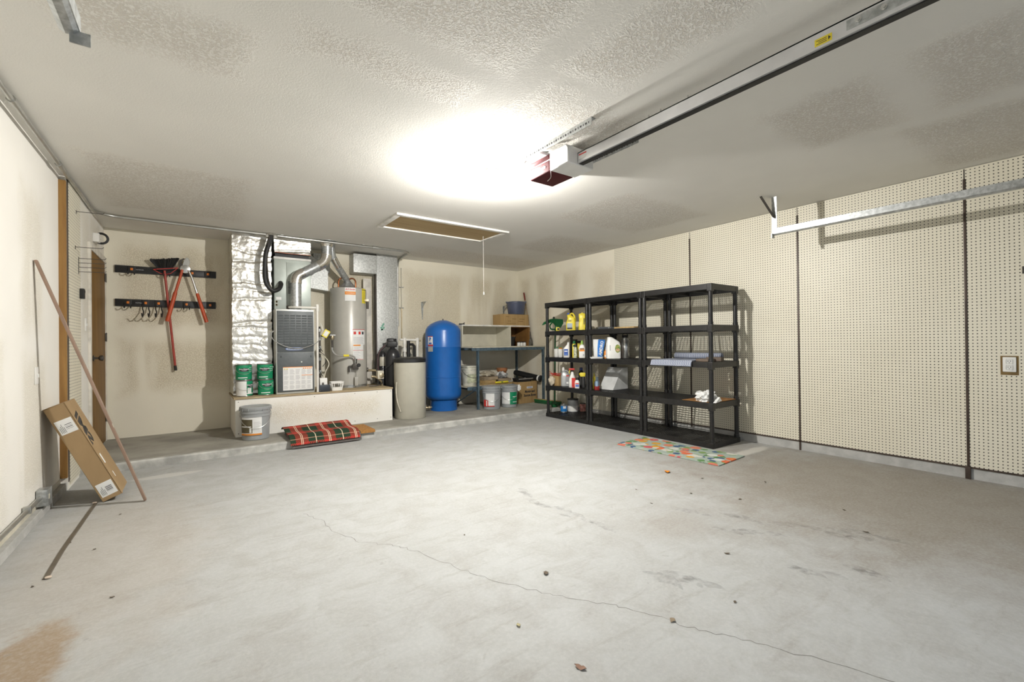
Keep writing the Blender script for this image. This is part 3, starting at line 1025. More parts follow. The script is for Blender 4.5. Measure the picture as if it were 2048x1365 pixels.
# ------------------------------------------------------------------ tools on the back wall
def tool_rail(label, x0, x1, z0, z1, clips, hooks, logo):
    t = thing('tool_rail', label, 'tool rail', ((x0 + x1) / 2, YB, z0))
    G().box(x0, YB - 0.022, z0, x1, YB, z1, 0.003).obj('rail', M_black, t)
    G().box(x0, YB - 0.026, z0 + 0.010, x1, YB - 0.021, z0 + 0.018).obj('rib', M_black, t, False)
    G().box(x0, YB - 0.026, z1 - 0.018, x1, YB - 0.021, z1 - 0.010).obj('rib', M_black, t, False)
    for x in clips:
        c = G().box(x - 0.035, YB - 0.034, z0 + 0.004, x + 0.035, YB - 0.021, z1 - 0.004, 0.004).obj('hook_base', M_rubber, t)
        G().box(x - 0.012, YB - 0.040, z0 + 0.030, x + 0.012, YB - 0.033, z0 + 0.058, 0.003).obj('orange_button', M('orange_plastic', (0.80, 0.22, 0.02), 0.4, 0, 0.05), c)
    for x, ln in hooks:
        for s in (-1, 1):
            xx = x + s * 0.028
            if ln < 0.06:
                pts = [(xx, YB - 0.03, z0 + 0.02), (xx, YB - 0.05, z0 - 0.005), (xx, YB - 0.08, z0 - 0.022), (xx, YB - 0.115, z0 - 0.018), (xx, YB - 0.125, z0 + 0.005)]
            else:
                pts = [(xx, YB - 0.03, z0 + 0.02), (xx, YB - 0.05, z0 - 0.03), (xx + 0.01, YB - 0.08, z0 - 0.06), (xx + 0.008, YB - 0.14, z0 - 0.115), (xx + 0.006, YB - 0.19, z0 - 0.125), (xx + 0.004, YB - 0.225, z0 - 0.09)]
            G().tube(smooth_path(pts, 4), 0.006, 8).obj('prong', M_black, t)
    text(logo, 0.016, M_greyink, t, (x0 + 0.22, YB - 0.0265, (z0 + z1) / 2), (1, 0, 0), (0, 0, 1), 0.0003)
    return settle(t)


tool_rail('upper black tool rail with orange buttons holding broom and loppers', -0.715, 0.255, 2.003, 2.087, (-0.565, 0.01, 0.17), ((-0.565, 0.03), (-0.24, 0.03)), 'FASTRACK')
tool_rail('lower black tool rail with long utility hooks and orange buttons', -0.715, 0.25, 1.612, 1.697, (-0.60, -0.44, -0.32, -0.05, 0.19), ((-0.60, 0.03), (-0.44, 0.1), (-0.32, 0.1), (-0.05, 0.03)), 'FASTRACK')

# broom hanging head up
br = thing('broom', 'black bristled broom with red handle hanging head up on the tool rail', 'broom', (-0.20, YB - 0.06, 0.86))
YB1 = YB - 0.075
bh = G()
for i in range(34):
    u = i / 33
    top = Vector((-0.398 + 0.276 * u, YB1 + random.uniform(-.02, .02), 2.172 + 0.042 * u + random.uniform(-.006, .006)))
    bot = Vector((-0.322 + 0.135 * u, YB1 + random.uniform(-.012, .012), 2.068 + 0.016 * u))
    bh.tube([bot, top], 0.0055, 5, r_end=0.0075)
stuff(bh.obj('bristles', M_black, br))
G().prism([(-0.335, 2.05), (-0.33, 2.075), (-0.185, 2.095), (-0.175, 2.068), (-0.245, 2.05)], 'y', YB1 - 0.016, YB1 + 0.016, 0.003).obj('bristle_cap', M_black, br)
G().tube([(-0.365, YB1 - 0.02, 2.053), (-0.13, YB1 - 0.02, 2.092)], 0.0045, 6).tube([(-0.365, YB1 - 0.02, 2.053), (-0.30, YB1 - 0.02, 2.012), (-0.262, YB1 - 0.02, 2.0)], 0.003, 6).tube([(-0.13, YB1 - 0.02, 2.092), (-0.20, YB1 - 0.02, 2.02), (-0.255, YB1 - 0.02, 2.0)], 0.003, 6).obj('red_guard', M_redwire, br)
hd = G().cyl((-0.262, YB1, 2.06), (-0.166, YB - 0.05, 0.90), 0.0125, 12).obj('handle', M_redhandle, br)
G().cyl((-0.1665, YB - 0.05, 0.905), (-0.161, YB - 0.05, 0.845), 0.015, 12).obj('end_grip', M_rubber, hd)
settle(br)

# loppers
lo = thing('loppers', 'long red handled bypass loppers hung on the upper tool rail', 'loppers', (-0.04, YB - 0.05, 1.42))
YL = YB - 0.10
G().prism([(-0.115, 2.09), (-0.125, 2.14), (-0.11, 2.19), (-0.075, 2.215), (-0.062, 2.205), (-0.09, 2.18), (-0.098, 2.15), (-0.075, 2.125), (-0.06, 2.09)], 'y', YL - 0.006, YL + 0.004, 0.002).obj('hook_blade', M_darksteel, lo)
G().prism([(-0.07, 2.09), (-0.085, 2.13), (-0.075, 2.18), (-0.048, 2.228), (-0.022, 2.21), (-0.012, 2.17), (-0.02, 2.13), (-0.045, 2.10)], 'y', YL - 0.013, YL - 0.006, 0.002).obj('cutting_blade', M_steel, lo)
G().lathe([(0.05, -0.012), (0.055, 0), (0.05, 0.012), (0.02, 0.018)], 20, mat=Matrix.Translation((-0.06, YL, 2.085)) @ Matrix.Rotation(PI / 2, 4, 'X')).obj('pivot_gear', M_steel, lo)
G().tube([(-0.09, YL - 0.01, 2.07), (-0.105, YL - 0.015, 2.0), (-0.155, YL - 0.015, 1.80)], 0.015, 10).obj('arm', M_redgrip, lo)
G().tube([(-0.155, YL - 0.015, 1.80), (-0.16, YL - 0.015, 1.78), (-0.238, YL - 0.015, 1.44)], 0.021, 12, radii=[0.016, 0.021, 0.022]).obj('grip', M_redgrip, lo)
G().tube([(-0.03, YL - 0.01, 2.07), (0.005, YL - 0.012, 1.98), (0.058, YL - 0.012, 1.78)], 0.013, 10).obj('arm', M_steel, lo)
G().tube([(0.055, YL - 0.012, 1.79), (0.06, YL - 0.012, 1.775), (0.15, YL - 0.012, 1.435)], 0.021, 12, radii=[0.014, 0.019, 0.021]).obj('grip', M_redgrip, lo)
settle(lo)

# folding shelf brackets
for lab, x in (('empty grey folding shelf bracket on the back wall above the blue tank', 3.10), ('empty grey folding shelf bracket on the back wall beside the navy tub', 4.745)):
    t = thing('shelf_bracket', lab, 'bracket', (x, YB, 1.54))
    G().prism([(-0.004, 0), (0.006, 0), (0.020, 0.26), (0.018, 0.295), (-0.018, 0.295), (-0.020, 0.24)], 'y', -0.004, 0).obj('back_arm', M_galv, t)
    G().box(-0.016, -0.15, 0.283, 0.016, 0.0, 0.287).obj('shelf_arm', M_galv, t, False)
    G().tube([(0, -0.004, 0.20), (0.0, -0.12, 0.283)], 0.006, 8).obj('brace', M_galv, t)

# ------------------------------------------------------------------ raised platform with the heating plant
ZP = 0.535
pf = thing('appliance_platform', 'low white drywall platform with plywood top under the furnace and heater', 'platform', (1.33, 6.0, ZS))
G().box(0.40, 5.998, ZS, 2.262, 6.02, ZP - 0.02).obj('front_panel', M_platpanel, pf, False)
G().box(0.40, 6.02, ZS, 0.42, YB - .004, ZP - 0.02).obj('side_panel', M_platpanel, pf, False)
G().box(2.242, 6.02, ZS, 2.262, YB - .004, ZP - 0.02).obj('side_panel', M_platpanel, pf, False)
G().box(0.385, 5.985, ZP - 0.02, 2.268, YB - .004, ZP, 0.002).obj('plywood_top', M_ply, pf)
for x in (0.43, 1.25, 1.75, 2.05, 2.24):
    for z in (ZS + 0.04, ZP - 0.05):
        G().lathe([(0.005, 0), (0.005, 0.001), (0.001, 0.002)], 8, mat=Matrix.Translation((x, 5.998, z)) @ Matrix.Rotation(PI / 2, 4, 'X')).obj('screw', M_darksteel, pf)
settle(pf)

# foil wrapped supply duct
fd = thing('foil_duct', 'tall crumpled silver foil wrapped duct beside the furnace', 'duct', (0.60, 6.5, ZP))
crumple_box(0.395, 6.27, ZP + .012, 0.815, 6.79, HC - 0.004, 0.013, 0.012, 6.5, 3.0).obj('foil_wrap', M_foil, fd, True, 1.2)
text('R-6.0  DUCT WRAP', 0.035, M_greyink, fd, (0.60, 6.232, 1.36), (1, 0, 0), (0, 0, 1))
settle(fd)

# furnace
fu = thing('furnace', 'dark grey gas furnace with louvred upper door and warning label', 'furnace', (1.06, 6.4, ZP))
FX0, FX1, FY = 0.833, 1.270, 6.062
G().box(FX0, FY + 0.012, ZP, FX1, 6.74, 1.585, 0.004).obj('cabinet', M_furnframe, fu)
ud = G().box(FX0 + 0.012, FY, 1.052, FX1 - 0.010, FY + 0.012, 1.562, 0.004).obj('upper_door', M_furn, fu)
lv = G()
for c in range(6):
    for r in range(12):
        x = FX0 + 0.024 + c * 0.0665
        z = 1.500 - r * 0.0315
        lv.prism([(FY, z), (FY - 0.007, z - 0.004), (FY, z + 0.014)], 'x', x, x + 0.055)
stuff(lv.obj('louvres', M_furn, ud, False))
bd_ = G().loft([(0, 0.10, 0.019, 3), (0.004, 0.10, 0.019, 3)], 28)
bmesh.ops.transform(bd_.bm, matrix=Matrix.Translation((1.035, FY, 1.092)) @ Matrix.Rotation(PI / 2, 4, 'X'), verts=bd_.bm.verts)
badge = bd_.obj('badge', M('badge_blue', (0.10, 0.16, 0.42), 0.35), ud)
bd_ = G().loft([(0, 0.092, 0.014, 3), (0.001, 0.092, 0.014, 3)], 28)
bmesh.ops.transform(bd_.bm, matrix=Matrix.Translation((1.035, FY - 0.004, 1.092)) @ Matrix.Rotation(PI / 2, 4, 'X'), verts=bd_.bm.verts)
bd_.obj('badge_face', M('badge_pale', (0.60, 0.66, 0.74), 0.35), badge)
text('American Standard', 0.021, M('badge_ink', (0.03, 0.05, 0.18), 0.4), badge, (1.035, FY - 0.0055, 1.091), (1, 0, 0), (0, 0, 1), 0.0004, shear=0.3)
ld = G().box(FX0 + 0.012, FY, 0.560, FX1 - 0.010, FY + 0.012, 1.046, 0.004).obj('lower_door', M_furn, fu)
for x in (0.885, 1.225):
    G().box(x - 0.004, FY - 0.003, 0.985, x + 0.004, FY, 1.008, 0.001).obj('door_slot', M_ink, ld)
G().lathe([(0.009, 0), (0.009, 0.004), (0.003, 0.006)], 12, mat=Matrix.Translation((1.115, FY, 0.925)) @ Matrix.Rotation(PI / 2, 4, 'X')).obj('door_screw', M_steel, ld)
LX0, LX1, LZ0, LZ1 = 0.905, 1.243, 0.578, 0.868
wl_ = G().box(LX0, FY - 0.0012, LZ0, LX1, FY, LZ1).obj('warning_label', M_paper, ld, False)
ob = G().box(LX0, FY - 0.002, LZ1 - 0.008, LX1, FY - 0.0012, LZ1)
ob.box(LX0 + 0.21, FY - 0.002, LZ1 - 0.112, LX1 - 0.002, FY - 0.0012, LZ1 - 0.105)
ob.obj('orange_band', M_orange, wl_, False)
tx = G()
for c in range(5):
    cx0 = LX0 + 0.008 + c * 0.0665
    for r in range(26):
        z = LZ1 - 0.035 - r * 0.0095
        if r in (7, 14, 20):
            continue
        tx.box(cx0, FY - 0.0018, z, cx0 + 0.056 - random.uniform(0, 0.018), FY - 0.0012, z + 0.0035)
stuff(tx.obj('print', M_greyink, wl_, False))
tr = G()
for x in (LX0 + 0.018, LX0 + 0.045):
    tr.prism([(x - 0.01, LZ1 - 0.03), (x + 0.01, LZ1 - 0.03), (x, LZ1 - 0.014)], 'y', FY - 0.002, FY - 0.0012)
tr.obj('warning_triangles', M_yellow, wl_, False)
tr = G()
for k in range(5):
    x = LX0 + 0.225 + k * 0.022
    tr.box(x, FY - 0.002, LZ1 - 0.028, x + 0.014, FY - 0.0012, LZ1 - 0.014)
tr.obj('warning_icons', M_orange, wl_, False)
settle(fu)

# coil cabinet on the furnace and the foil plenum above it
co = thing('coil_cabinet', 'grey green metal coil cabinet standing on the furnace', 'cabinet', (1.06, 6.5, 1.585))
G().box(0.845, 6.27, 1.585, 1.275, 6.76, 2.235, 0.003).obj('body', M_coil, co)
G().box(0.985, 6.262, 1.62, 1.268, 6.27, 2.20, 0.002).obj('access_panel', M_coil, co)
G().box(0.842, 6.262, 2.235, 1.278, 6.765, 2.262).obj('top_flange', M_white, co, False)
G().box(0.865, 6.268, 1.715, 0.925, 6.27, 1.75).obj('paper_label', M_paper, co, False)
for z in (1.65, 1.69):
    G().lathe([(0.012, 0), (0.014, 0.004), (0.009, 0.006), (0.008, 0.0)], 14, mat=Matrix.Translation((0.87, 6.27, z)) @ Matrix.Rotation(PI / 2, 4, 'X')).obj('port', M_brass, co)
gv = G()
for k in range(9):
    gv.box(1.0, 6.258, 1.80 + k * 0.018, 1.035, 6.262, 1.808 + k * 0.018)
gv.obj('side_vent', M_ink, co, False)
settle(co)
pn = thing('foil_plenum', 'short silver foil wrapped plenum between coil cabinet and ceiling', 'duct', (1.06, 6.5, 2.262))
G().box(0.86, 6.30, 2.262, 1.26, 6.75, 2.32).obj('black_collar', M_rubber, pn, False)
crumple_box(0.845, 6.265, 2.31, 1.275, 6.78, HC - 0.004, 0.013, 0.012, 7.0, 9.0).obj('foil_wrap', M_foil, pn, True, 1.2)
G().tube([(0.85, 6.245, 2.315), (1.0, 6.25, 2.31), (1.27, 6.25, 2.312)], 0.004, 6).obj('red_thread', M('red_thread', (0.45, 0.12, 0.06), 0.6), pn)
settle(pn)

# flue pipes
fl = thing('flue_pipe', 'galvanised furnace flue bending up to the ceiling collar', 'pipe', (1.075, 6.16, 1.585))
YFl = 6.165
G().cyl((1.075, YFl, 1.585), (1.076, YFl, 1.93), 0.064, 20).obj('riser', M_galv, fl)
el = [(1.076, YFl, 1.92), (1.079, YFl, 1.97), (1.092, YFl + .003, 2.01), (1.12, YFl + .008, 2.035), (1.165, YFl + .016, 2.062)]
G().tube(el, 0.068, 20).obj('elbow', M_foiltape, fl)
G().cyl((1.15, YFl + .014, 2.052), (1.365, YFl + .045, 2.185), 0.063, 20).obj('diagonal', M_galv, fl)
el = [(1.34, YFl + .04, 2.168), (1.39, YFl + .05, 2.20), (1.43, YFl + .055, 2.24), (1.455, YFl + .06, 2.29), (1.465, YFl + .06, 2.34)]
G().tube(el, 0.068, 20).obj('elbow', M_foiltape, fl)
G().cyl((1.465, YFl + .06, 2.33), (1.468, YFl + .06, 2.45), 0.065, 20).obj('stack', M_galv, fl)
G().lathe([(0.072, 0), (0.085, 0.05), (0.095, 0.058)], 24, 1.468, YFl + .06, 2.445).obj('foil_collar', M_foiltape, fl)
G().lathe([(0.15, 0), (0.15, 0.004)], 28, 1.468, YFl + .06, HC - 0.0045).obj('ceiling_plate', M_galv, fl)
settle(fl)
f2 = thing('flue_pipe', 'narrow galvanised flue of the water heater joining the stack', 'pipe', (1.83, 6.58, 1.97))
G().lathe([(0.12, 0), (0.115, 0.012), (0.055, 0.075), (0.048, 0.09)], 24, 1.838, 6.595, 1.965).obj('draft_hood', M_galv, f2)
for k in range(4):
    a = k * PI / 2 + 0.6
    G().cyl((1.838 + 0.1 * math.cos(a), 6.595 + 0.1 * math.sin(a), 1.945), (1.838 + 0.1 * math.cos(a), 6.595 + 0.1 * math.sin(a), 1.972), 0.005, 6).obj('hood_foot', M_galv, f2)
G().tube([(1.838, 6.595, 2.04), (1.81, 6.57, 2.08), (1.66, 6.44, 2.235), (1.60, 6.39, 2.31), (1.57, 6.36, 2.36), (1.555, 6.345, 2.44)], 0.045, 18).obj('vent_pipe', M_galv, f2)
G().tube([(1.665, 6.445, 2.23), (1.62, 6.405, 2.285), (1.585, 6.375, 2.335)], 0.048, 18).obj('foil_tape', M_foiltape, f2)
G().tube([(1.556, 6.345, 2.42), (1.555, 6.344, HC - .001)], 0.045, 18).obj('upper_pipe', M_galv, f2)
settle(f2)

# insulated refrigerant line
ls = thing('refrigerant_line', 'black insulated refrigerant hose hanging in a loop beside the foil duct', 'hose', (0.79, 6.15, 1.80))
G().tube(smooth_path([(0.80, 6.12, HC - 0.004), (0.775, 6.11, 2.40), (0.735, 6.10, 2.25), (0.722, 6.10, 2.05), (0.735, 6.10, 1.90), (0.80, 6.10, 1.81), (0.875, 6.13, 1.835), (0.91, 6.19, 1.90), (0.915, 6.26, 1.93)], 6), 0.026, 14).obj('insulated_hose', M_rubber, ls)
G().tube(smooth_path([(0.785, 6.10, HC - 0.004), (0.76, 6.09, 2.40), (0.745, 6.085, 2.2), (0.757, 6.085, 1.95), (0.79, 6.08, 1.82)], 6), 0.008, 8).obj('copper_line', M_darksteel, ls)
G().lathe([(0.07, 0), (0.065, 0.02), (0.05, 0.03)], 18, 0.80, 6.12, HC - 0.031).obj('ceiling_boot', M_foiltape, ls)
settle(ls)

# condensate plumbing of the furnace
cp = thing('condensate_pipe', 'white plastic condensate pipe beside the furnace', 'pipe', (1.30, 6.03, ZP))
G().tube([(0.98, 6.16, 1.612), (1.00, 6.12, 1.612), (1.05, 6.06, 1.612), (1.30, 6.045, 1.612)], 0.014, 12).obj('pipe_run', M_pvc, cp)
G().cyl((1.302, 6.045, 1.57), (1.302, 6.045, 1.655), 0.021, 12).obj('tee', M_pvc, cp)
G().cyl((1.302, 6.045, 1.60), (1.300, 6.045, ZP + 0.001), 0.014, 12).obj('drop_pipe', M_pvc, cp)
G().cyl((0.98, 6.13, 1.585), (0.98, 6.16, 1.625), 0.018, 12).obj('elbow', M_darksteel, cp)
settle(cp)
cw = G().tube(smooth_path([(0.82, 6.10, 1.31), (0.79, 6.05, 1.30), (0.775, 6.03, 1.255), (0.82, 6.03, 1.185), (0.955, 6.04, 1.115), (1.12, 6.045, 1.098), (1.27, 6.025, 1.155), (1.33, 6.05, 1.22), (1.345, 6.10, 1.30)], 6), 0.0055, 8)
t = thing('furnace_cable', 'grey cable drooping across the front of the furnace', 'cable', (1.05, 6.04, 1.1))
cw.obj('cable', M('cable_grey', (0.33, 0.33, 0.31), 0.5), t)
settle(t)
cpump = thing('condensate_pump', 'small black condensate pump with white motor cover on the platform', 'pump', (1.38, 6.08, ZP))
G().box(-0.065, -0.06, 0, 0.065, 0.07, 0.088, 0.005).obj('reservoir', M('pump_black', (0.035, 0.04, 0.05), 0.4), cpump)
G().box(-0.055, -0.045, 0.088, 0.035, 0.055, 0.175, 0.006).obj('motor_cover', M_plastic_white, cpump)
G().tube(smooth_path([(0.0, -0.02, 0.175), (0.02, -0.03, 0.26), (0.06, -0.03, 0.36), (0.02, 0.03, 0.45), (-0.03, 0.08, 0.50)], 5), 0.007, 8).obj('drain_tube', M_beige, cpump)
G().lathe([(0.012, 0), (0.012, 0.02), (0.006, 0.03)], 10, -0.02, -0.05, 0.09).obj('fitting', M_darksteel, cpump)

# gas pipe with tagged valve
gp = thing('gas_pipe', 'black gas pipe with valves and yellow tag between furnace and heater', 'pipe', (1.38, 6.22, ZP))
G().tube([(1.375, 6.25, ZP), (1.375, 6.25, 0.70), (1.372, 6.25, 1.38)], 0.014, 10).obj('riser', M_darksteel, gp)
for z in (0.78, 0.95, 1.10, 1.22, 1.33):
    G().cyl((1.373, 6.25, z - 0.02), (1.373, 6.25, z + 0.02), 0.022, 10).obj('coupling', M_galv, gp)
G().tube([(1.373, 6.25, 1.26), (1.45, 6.24, 1.25), (1.52, 6.22, 1.245)], 0.012, 10).obj('branch', M_darksteel, gp)
vb = G().lathe([(0.018, -0.03), (0.026, -0.018), (0.026, 0.018), (0.018, 0.03)], 12, 1.525, 6.22, 1.235).obj('valve', M_brass, gp)
G().box(1.49, 6.19, 1.262, 1.56, 6.20, 1.272).obj('valve_lever', M_steel, vb)
G().cyl((1.525, 6.22, 1.20), (1.525, 6.22, 1.10), 0.013, 10).obj('nipple', M_darksteel, gp)
tm = Matrix.Translation((1.435, 6.17, 1.285)) @ Matrix.Rotation(0.55, 4, 'Y')
tg = G().box(-0.036, -0.002, -0.05, 0.036, 0.002, 0.05, mat=tm).obj('yellow_tag', M_yellow, gp, False)
G().box(-0.024, -0.003, -0.035, 0.024, -0.002, 0.035, mat=tm).obj('tag_print', M_paper, tg, False)
G().tube(smooth_path([(1.40, 6.17, 1.33), (1.385, 6.18, 1.38), (1.37, 6.20, 1.42)], 4), 0.004, 6).obj('tag_string', M_plastic_white, tg)
for i, (x, z) in enumerate(((1.335, 1.25), (1.42, 1.05), (1.34, 0.92))):
    G().tube(smooth_path([(1.373, 6.25, z), (x, 6.21, z - 0.05), (x + 0.02, 6.2, z - 0.13), (1.40, 6.22, z - 0.2)], 4), 0.004, 6).obj('loose_wire', M_rubber, gp)
settle(gp)
GX = thing('gas_connector', 'flexible steel gas connector with yellow sleeve in front of the heater', 'pipe', (1.70, 6.31, 0.8))
pts = smooth_path([(1.525, 6.22, 1.11), (1.525, 6.22, 1.06), (1.56, 6.22, 1.01), (1.62, 6.23, 0.99), (1.70, 6.24, 0.987), (1.78, 6.25, 0.985), (1.83, 6.26, 0.95), (1.842, 6.28, 0.86)], 6)
G().tube(pts, 0.012, 10, radii=[0.0115 + 0.0015 * (i % 2) for i in range(len(pts))]).obj('connector', M_steel, GX)
G().cyl((1.67, 6.236, 0.987), (1.745, 6.245, 0.986), 0.0155, 10).obj('yellow_sleeve', M_yellow, GX)
settle(GX)
bk = thing('white_basket', 'small white plastic basket on the platform before the water heater', 'basket', (1.545, 6.10, ZP))
wbk = G()
for i in range(16):
    u = i / 16
    def rim(uu, hw, hd, z):
        a = 2 * PI * uu
        ca, sa = math.cos(a), math.sin(a)
        e = 5
        return (hw * math.copysign(abs(ca) ** (2 / e), ca), hd * math.copysign(abs(sa) ** (2 / e), sa), z)
    wbk.tube([rim(u + .031, 0.062, 0.04, 0.0), rim(u + .031, 0.084, 0.055, 0.11)], 0.0045, 5)
wbk.obj('basket_ribs', M_plastic_white, bk)
G().loft([(0.095, 0.084, 0.056, 5), (0.115, 0.089, 0.060, 5), (0.118, 0.089, 0.060, 5), (0.118, 0.081, 0.053, 5), (0.095, 0.079, 0.051, 5), (0.095, 0.084, 0.056, 5)], 24, False).obj('basket_rim', M_plastic_white, bk)
G().loft([(0.0, 0.063, 0.041, 5), (0.045, 0.071, 0.047, 5), (0.045, 0.068, 0.044, 5), (0.004, 0.060, 0.038, 5), (0.0, 0.063, 0.041, 5)], 24, False).obj('basket_base', M_plastic_white, bk)
G().loft([(0.0, 0.060, 0.038, 5), (0.003, 0.060, 0.038, 5)], 24).obj('basket_floor', M_plastic_white, bk)

# ------------------------------------------------------------------ water heater
HR = 0.248
wh = thing('water_heater', 'tall cylindrical tan gas water heater with orange and white label', 'water heater', (1.838, 6.57, ZP), bearing(1.838, 6.57))
G().lathe([(HR, 0.035), (HR, 1.385), (HR - 0.008, 1.402), (HR - 0.02, 1.408)], 48).obj('tank', M_heater, wh)
G().lathe([(HR - 0.006, 0.0), (HR - 0.006, 0.028), (HR + 0.002, 0.03), (HR + 0.002, 0.04)], 48).obj('base_ring', M_galv, wh)
lb1 = G().cyl_patch(HR, -0.18, 0.40, 1.215, 1.40).obj('brand_label', M_paper, wh)
text_cyl('A.O.Smith', 0.030, M_redwire, lb1, HR, 0.11, 1.374, 0.001)
ob_ = G().cyl_patch(HR + 0.0008, -0.18, 0.40, 1.30, 1.345).obj('orange_band', M_orange, lb1)
text_cyl('Conservationist', 0.018, M_paper, ob_, HR + 0.001, 0.11, 1.322)
eg = G().cyl_patch(HR, 0.82, 1.18, 1.19, 1.40).obj('yellow_label', M_yellow, wh)
text_cyl('ENERGY GUIDE', 0.013, M_ink, eg, HR, 1.0, 1.38, 0.0004)
lnk = G()
for k in range(7):
    lnk.cyl_patch(HR + 0.0005, 0.86, 1.12 - 0.05 * (k % 2), 1.22 + k * 0.02, 1.224 + k * 0.02, 4)
lnk.obj('print', M('dark_yellow', (0.35, 0.30, 0.02), 0.6), eg)
w1 = G().cyl_patch(HR, 0.20, 1.02, 0.60, 0.815).obj('warning_label', M_paper, wh)
w2 = G().cyl_patch(HR, 0.22, 0.88, 0.385, 0.60).obj('warning_label', M_paper, wh)
G().cyl_patch(HR + 0.0006, 0.20, 1.02, 0.808, 0.815).obj('red_line', M_red, w1)
G().cyl_patch(HR + 0.0006, 0.24, 0.68, 0.582, 0.60).obj('orange_band', M_orange, w2)
rl_ = G()
for zz in (0.518, 0.388):
    rl_.cyl_patch(HR + 0.0006, 0.22, 0.88, zz, zz + 0.005)
rl_.obj('red_line', M_red, w2)
pr = G()
for k in range(9):
    pr.cyl_patch(HR + 0.0006, 0.25, 0.95 - 0.06 * (k % 3), 0.615 + k * 0.011, 0.6185 + k * 0.011, 6)
pr.obj('print', M_greyink, w1)
pr = G()
for k in range(13):
    pr.cyl_patch(HR + 0.0006, 0.26, 0.66 - 0.06 * (k % 3), 0.40 + k * 0.0135, 0.4035 + k * 0.0135, 6)
pr.obj('print', M_greyink, w2)
for a, mm in ((0.33, M_red), (0.62, M_red), (0.85, M_ink)):
    G().cyl_patch(HR + 0.0006, a - 0.07, a + 0.07, 0.745, 0.785, 5).obj('warning_icon', mm, w1)
# gas control
gc = G().box(0.045, -HR - 0.075, 0.255, 0.125, -HR + 0.02, 0.335, 0.008).obj('gas_control', M_darksteel, wh)
G().lathe([(0.026, 0), (0.026, 0.02), (0.018, 0.026)], 18, mat=Matrix.Translation((0.128, -HR - 0.06, 0.315)) @ Matrix.Rotation(PI / 2, 4, 'X')).obj('control_knob', M_black, gc)
G().lathe([(0.014, 0), (0.014, 0.05), (0.02, 0.055), (0.02, 0.07)], 12, 0.09, -HR - 0.03, 0.33).obj('regulator', M_darksteel, gc)
G().tube([(0.045, -HR - 0.03, 0.30), (0.0, -HR - 0.035, 0.30), (0.0, -HR - 0.035, 0.22)], 0.014, 10).obj('drip_leg', M_darksteel, gc)
G().tube([(0.095, -HR - 0.03, 0.26), (0.095, -HR - 0.03, 0.0)], 0.004, 8).obj('pilot_tube', M_steel, gc)
G().box(0.072, -HR - 0.05, 0.03, 0.118, -HR - 0.006, 0.155, 0.004).obj('tube_cover', M_heater, wh)
# relief valve and pipes on top
pv = G().box(HR * 0.87, -0.12, 1.22, HR * 0.87 + 0.06, -0.08, 1.255, 0.004).obj('relief_valve', M_brass, wh)
G().cyl((HR * 0.87 + 0.045, -0.10, 1.25), (HR * 0.87 + 0.045, -0.10, 1.115), 0.016, 10).obj('discharge_pipe', M_darksteel, pv)
for sx_, cx_ in ((-1, -0.13), (1, 0.10)):
    pts = [(cx_, -0.03, 1.40), (cx_, -0.03, 1.50)] + [(cx_ - sx_ * 0.0 + sx_ * 0.05 * (1 - math.cos(q)) * -1, -0.03 + 0.01 * q, 1.50 + 0.06 * math.sin(q)) for q in (0.6, 1.2, 1.8, 2.4, 3.0)] + [(cx_ - sx_ * 0.1, 0.06, 1.44), (cx_ - sx_ * 0.1, 0.10, 1.40)]
    G().tube(smooth_path(pts, 3), 0.011, 10).obj('copper_connector', M_copper, wh)
# drain and side fitting
dv = G().tube([(HR * 0.97, -0.05, 0.225), (HR + 0.05, -0.07, 0.225), (HR + 0.12, -0.085, 0.222)], 0.017, 10).obj('drain_valve', M_brass, wh)
G().lathe([(0.03, 0), (0.03, 0.02)], 14, mat=Matrix.Translation((HR - 0.005, -0.06, 0.235)) @ Matrix.Rotation(PI / 2, 4, 'Y')).obj('flange', M_darksteel, dv)


sv = thing('shut_off_valve', 'beige valve body and elbow between water heater and black resin tanks', 'valve', (2.19, 6.36, ZP))
G().box(-0.02, -0.05, 0.10, 0.07, 0.04, 0.22, 0.008).obj('valve_body', M_beige, sv)
G().lathe([(0.032, 0), (0.034, 0.015), (0.02, 0.02)], 14, mat=Matrix.Translation((0.035, -0.05, 0.15)) @ Matrix.Rotation(PI / 2, 4, 'X')).obj('handwheel', M_brass, sv)
G().tube([(-0.10, 0.0, 0.14), (-0.05, -0.01, 0.135), (0.0, 0.0, 0.11), (0.05, 0.0, 0.06), (0.06, 0.0, 0.0)], 0.015, 10).obj('elbow', M_brass, sv)
G().tube(smooth_path([(-0.16, -0.08, 0.012), (-0.06, -0.10, 0.014), (0.02, -0.07, 0.03), (0.06, -0.02, 0.06)], 5), 0.007, 8).obj('drain_hose', M_darksteel, sv)

# ------------------------------------------------------------------ sheet metal ducts behind
rd = thing('return_duct', 'tall galvanised sheet metal return duct against the back wall', 'duct', (2.42, 6.72, ZS))
G().box(2.274, 6.63, ZS, 2.605, YB - .002, HC - 0.002, 0.003).obj('vertical_duct', M_galv2, rd)
G().box(1.925, 6.60, 2.20, 2.272, YB - .002, 2.475, 0.003).obj('branch_duct', M_galv2, rd)
G().box(2.256, 6.625, 0.56, 2.273, 6.70, 2.2).obj('shadow_strip', M_darksteel, rd, False)  # dark strip set in as the shadow along the duct edge
vq = G()
for k in range(6):
    x = 2.345 + random.uniform(-0.03, 0.03)
    z = 1.38 + random.uniform(-0.05, 0.05)
    vq.prism([(x, z), (x + 0.03, z + 0.01), (x + 0.025, z + 0.03), (x - 0.005, z + 0.022)], 'y', 6.6285, 6.6295)
vq.obj('green_mark', M('green_mark', (0.10, 0.36, 0.24), 0.6), rd, False)
settle(rd)
gt = thing('sheet_metal_offset', 'galvanised sheet metal duct offset behind the furnace flue', 'duct', (1.48, 6.75, 1.93))
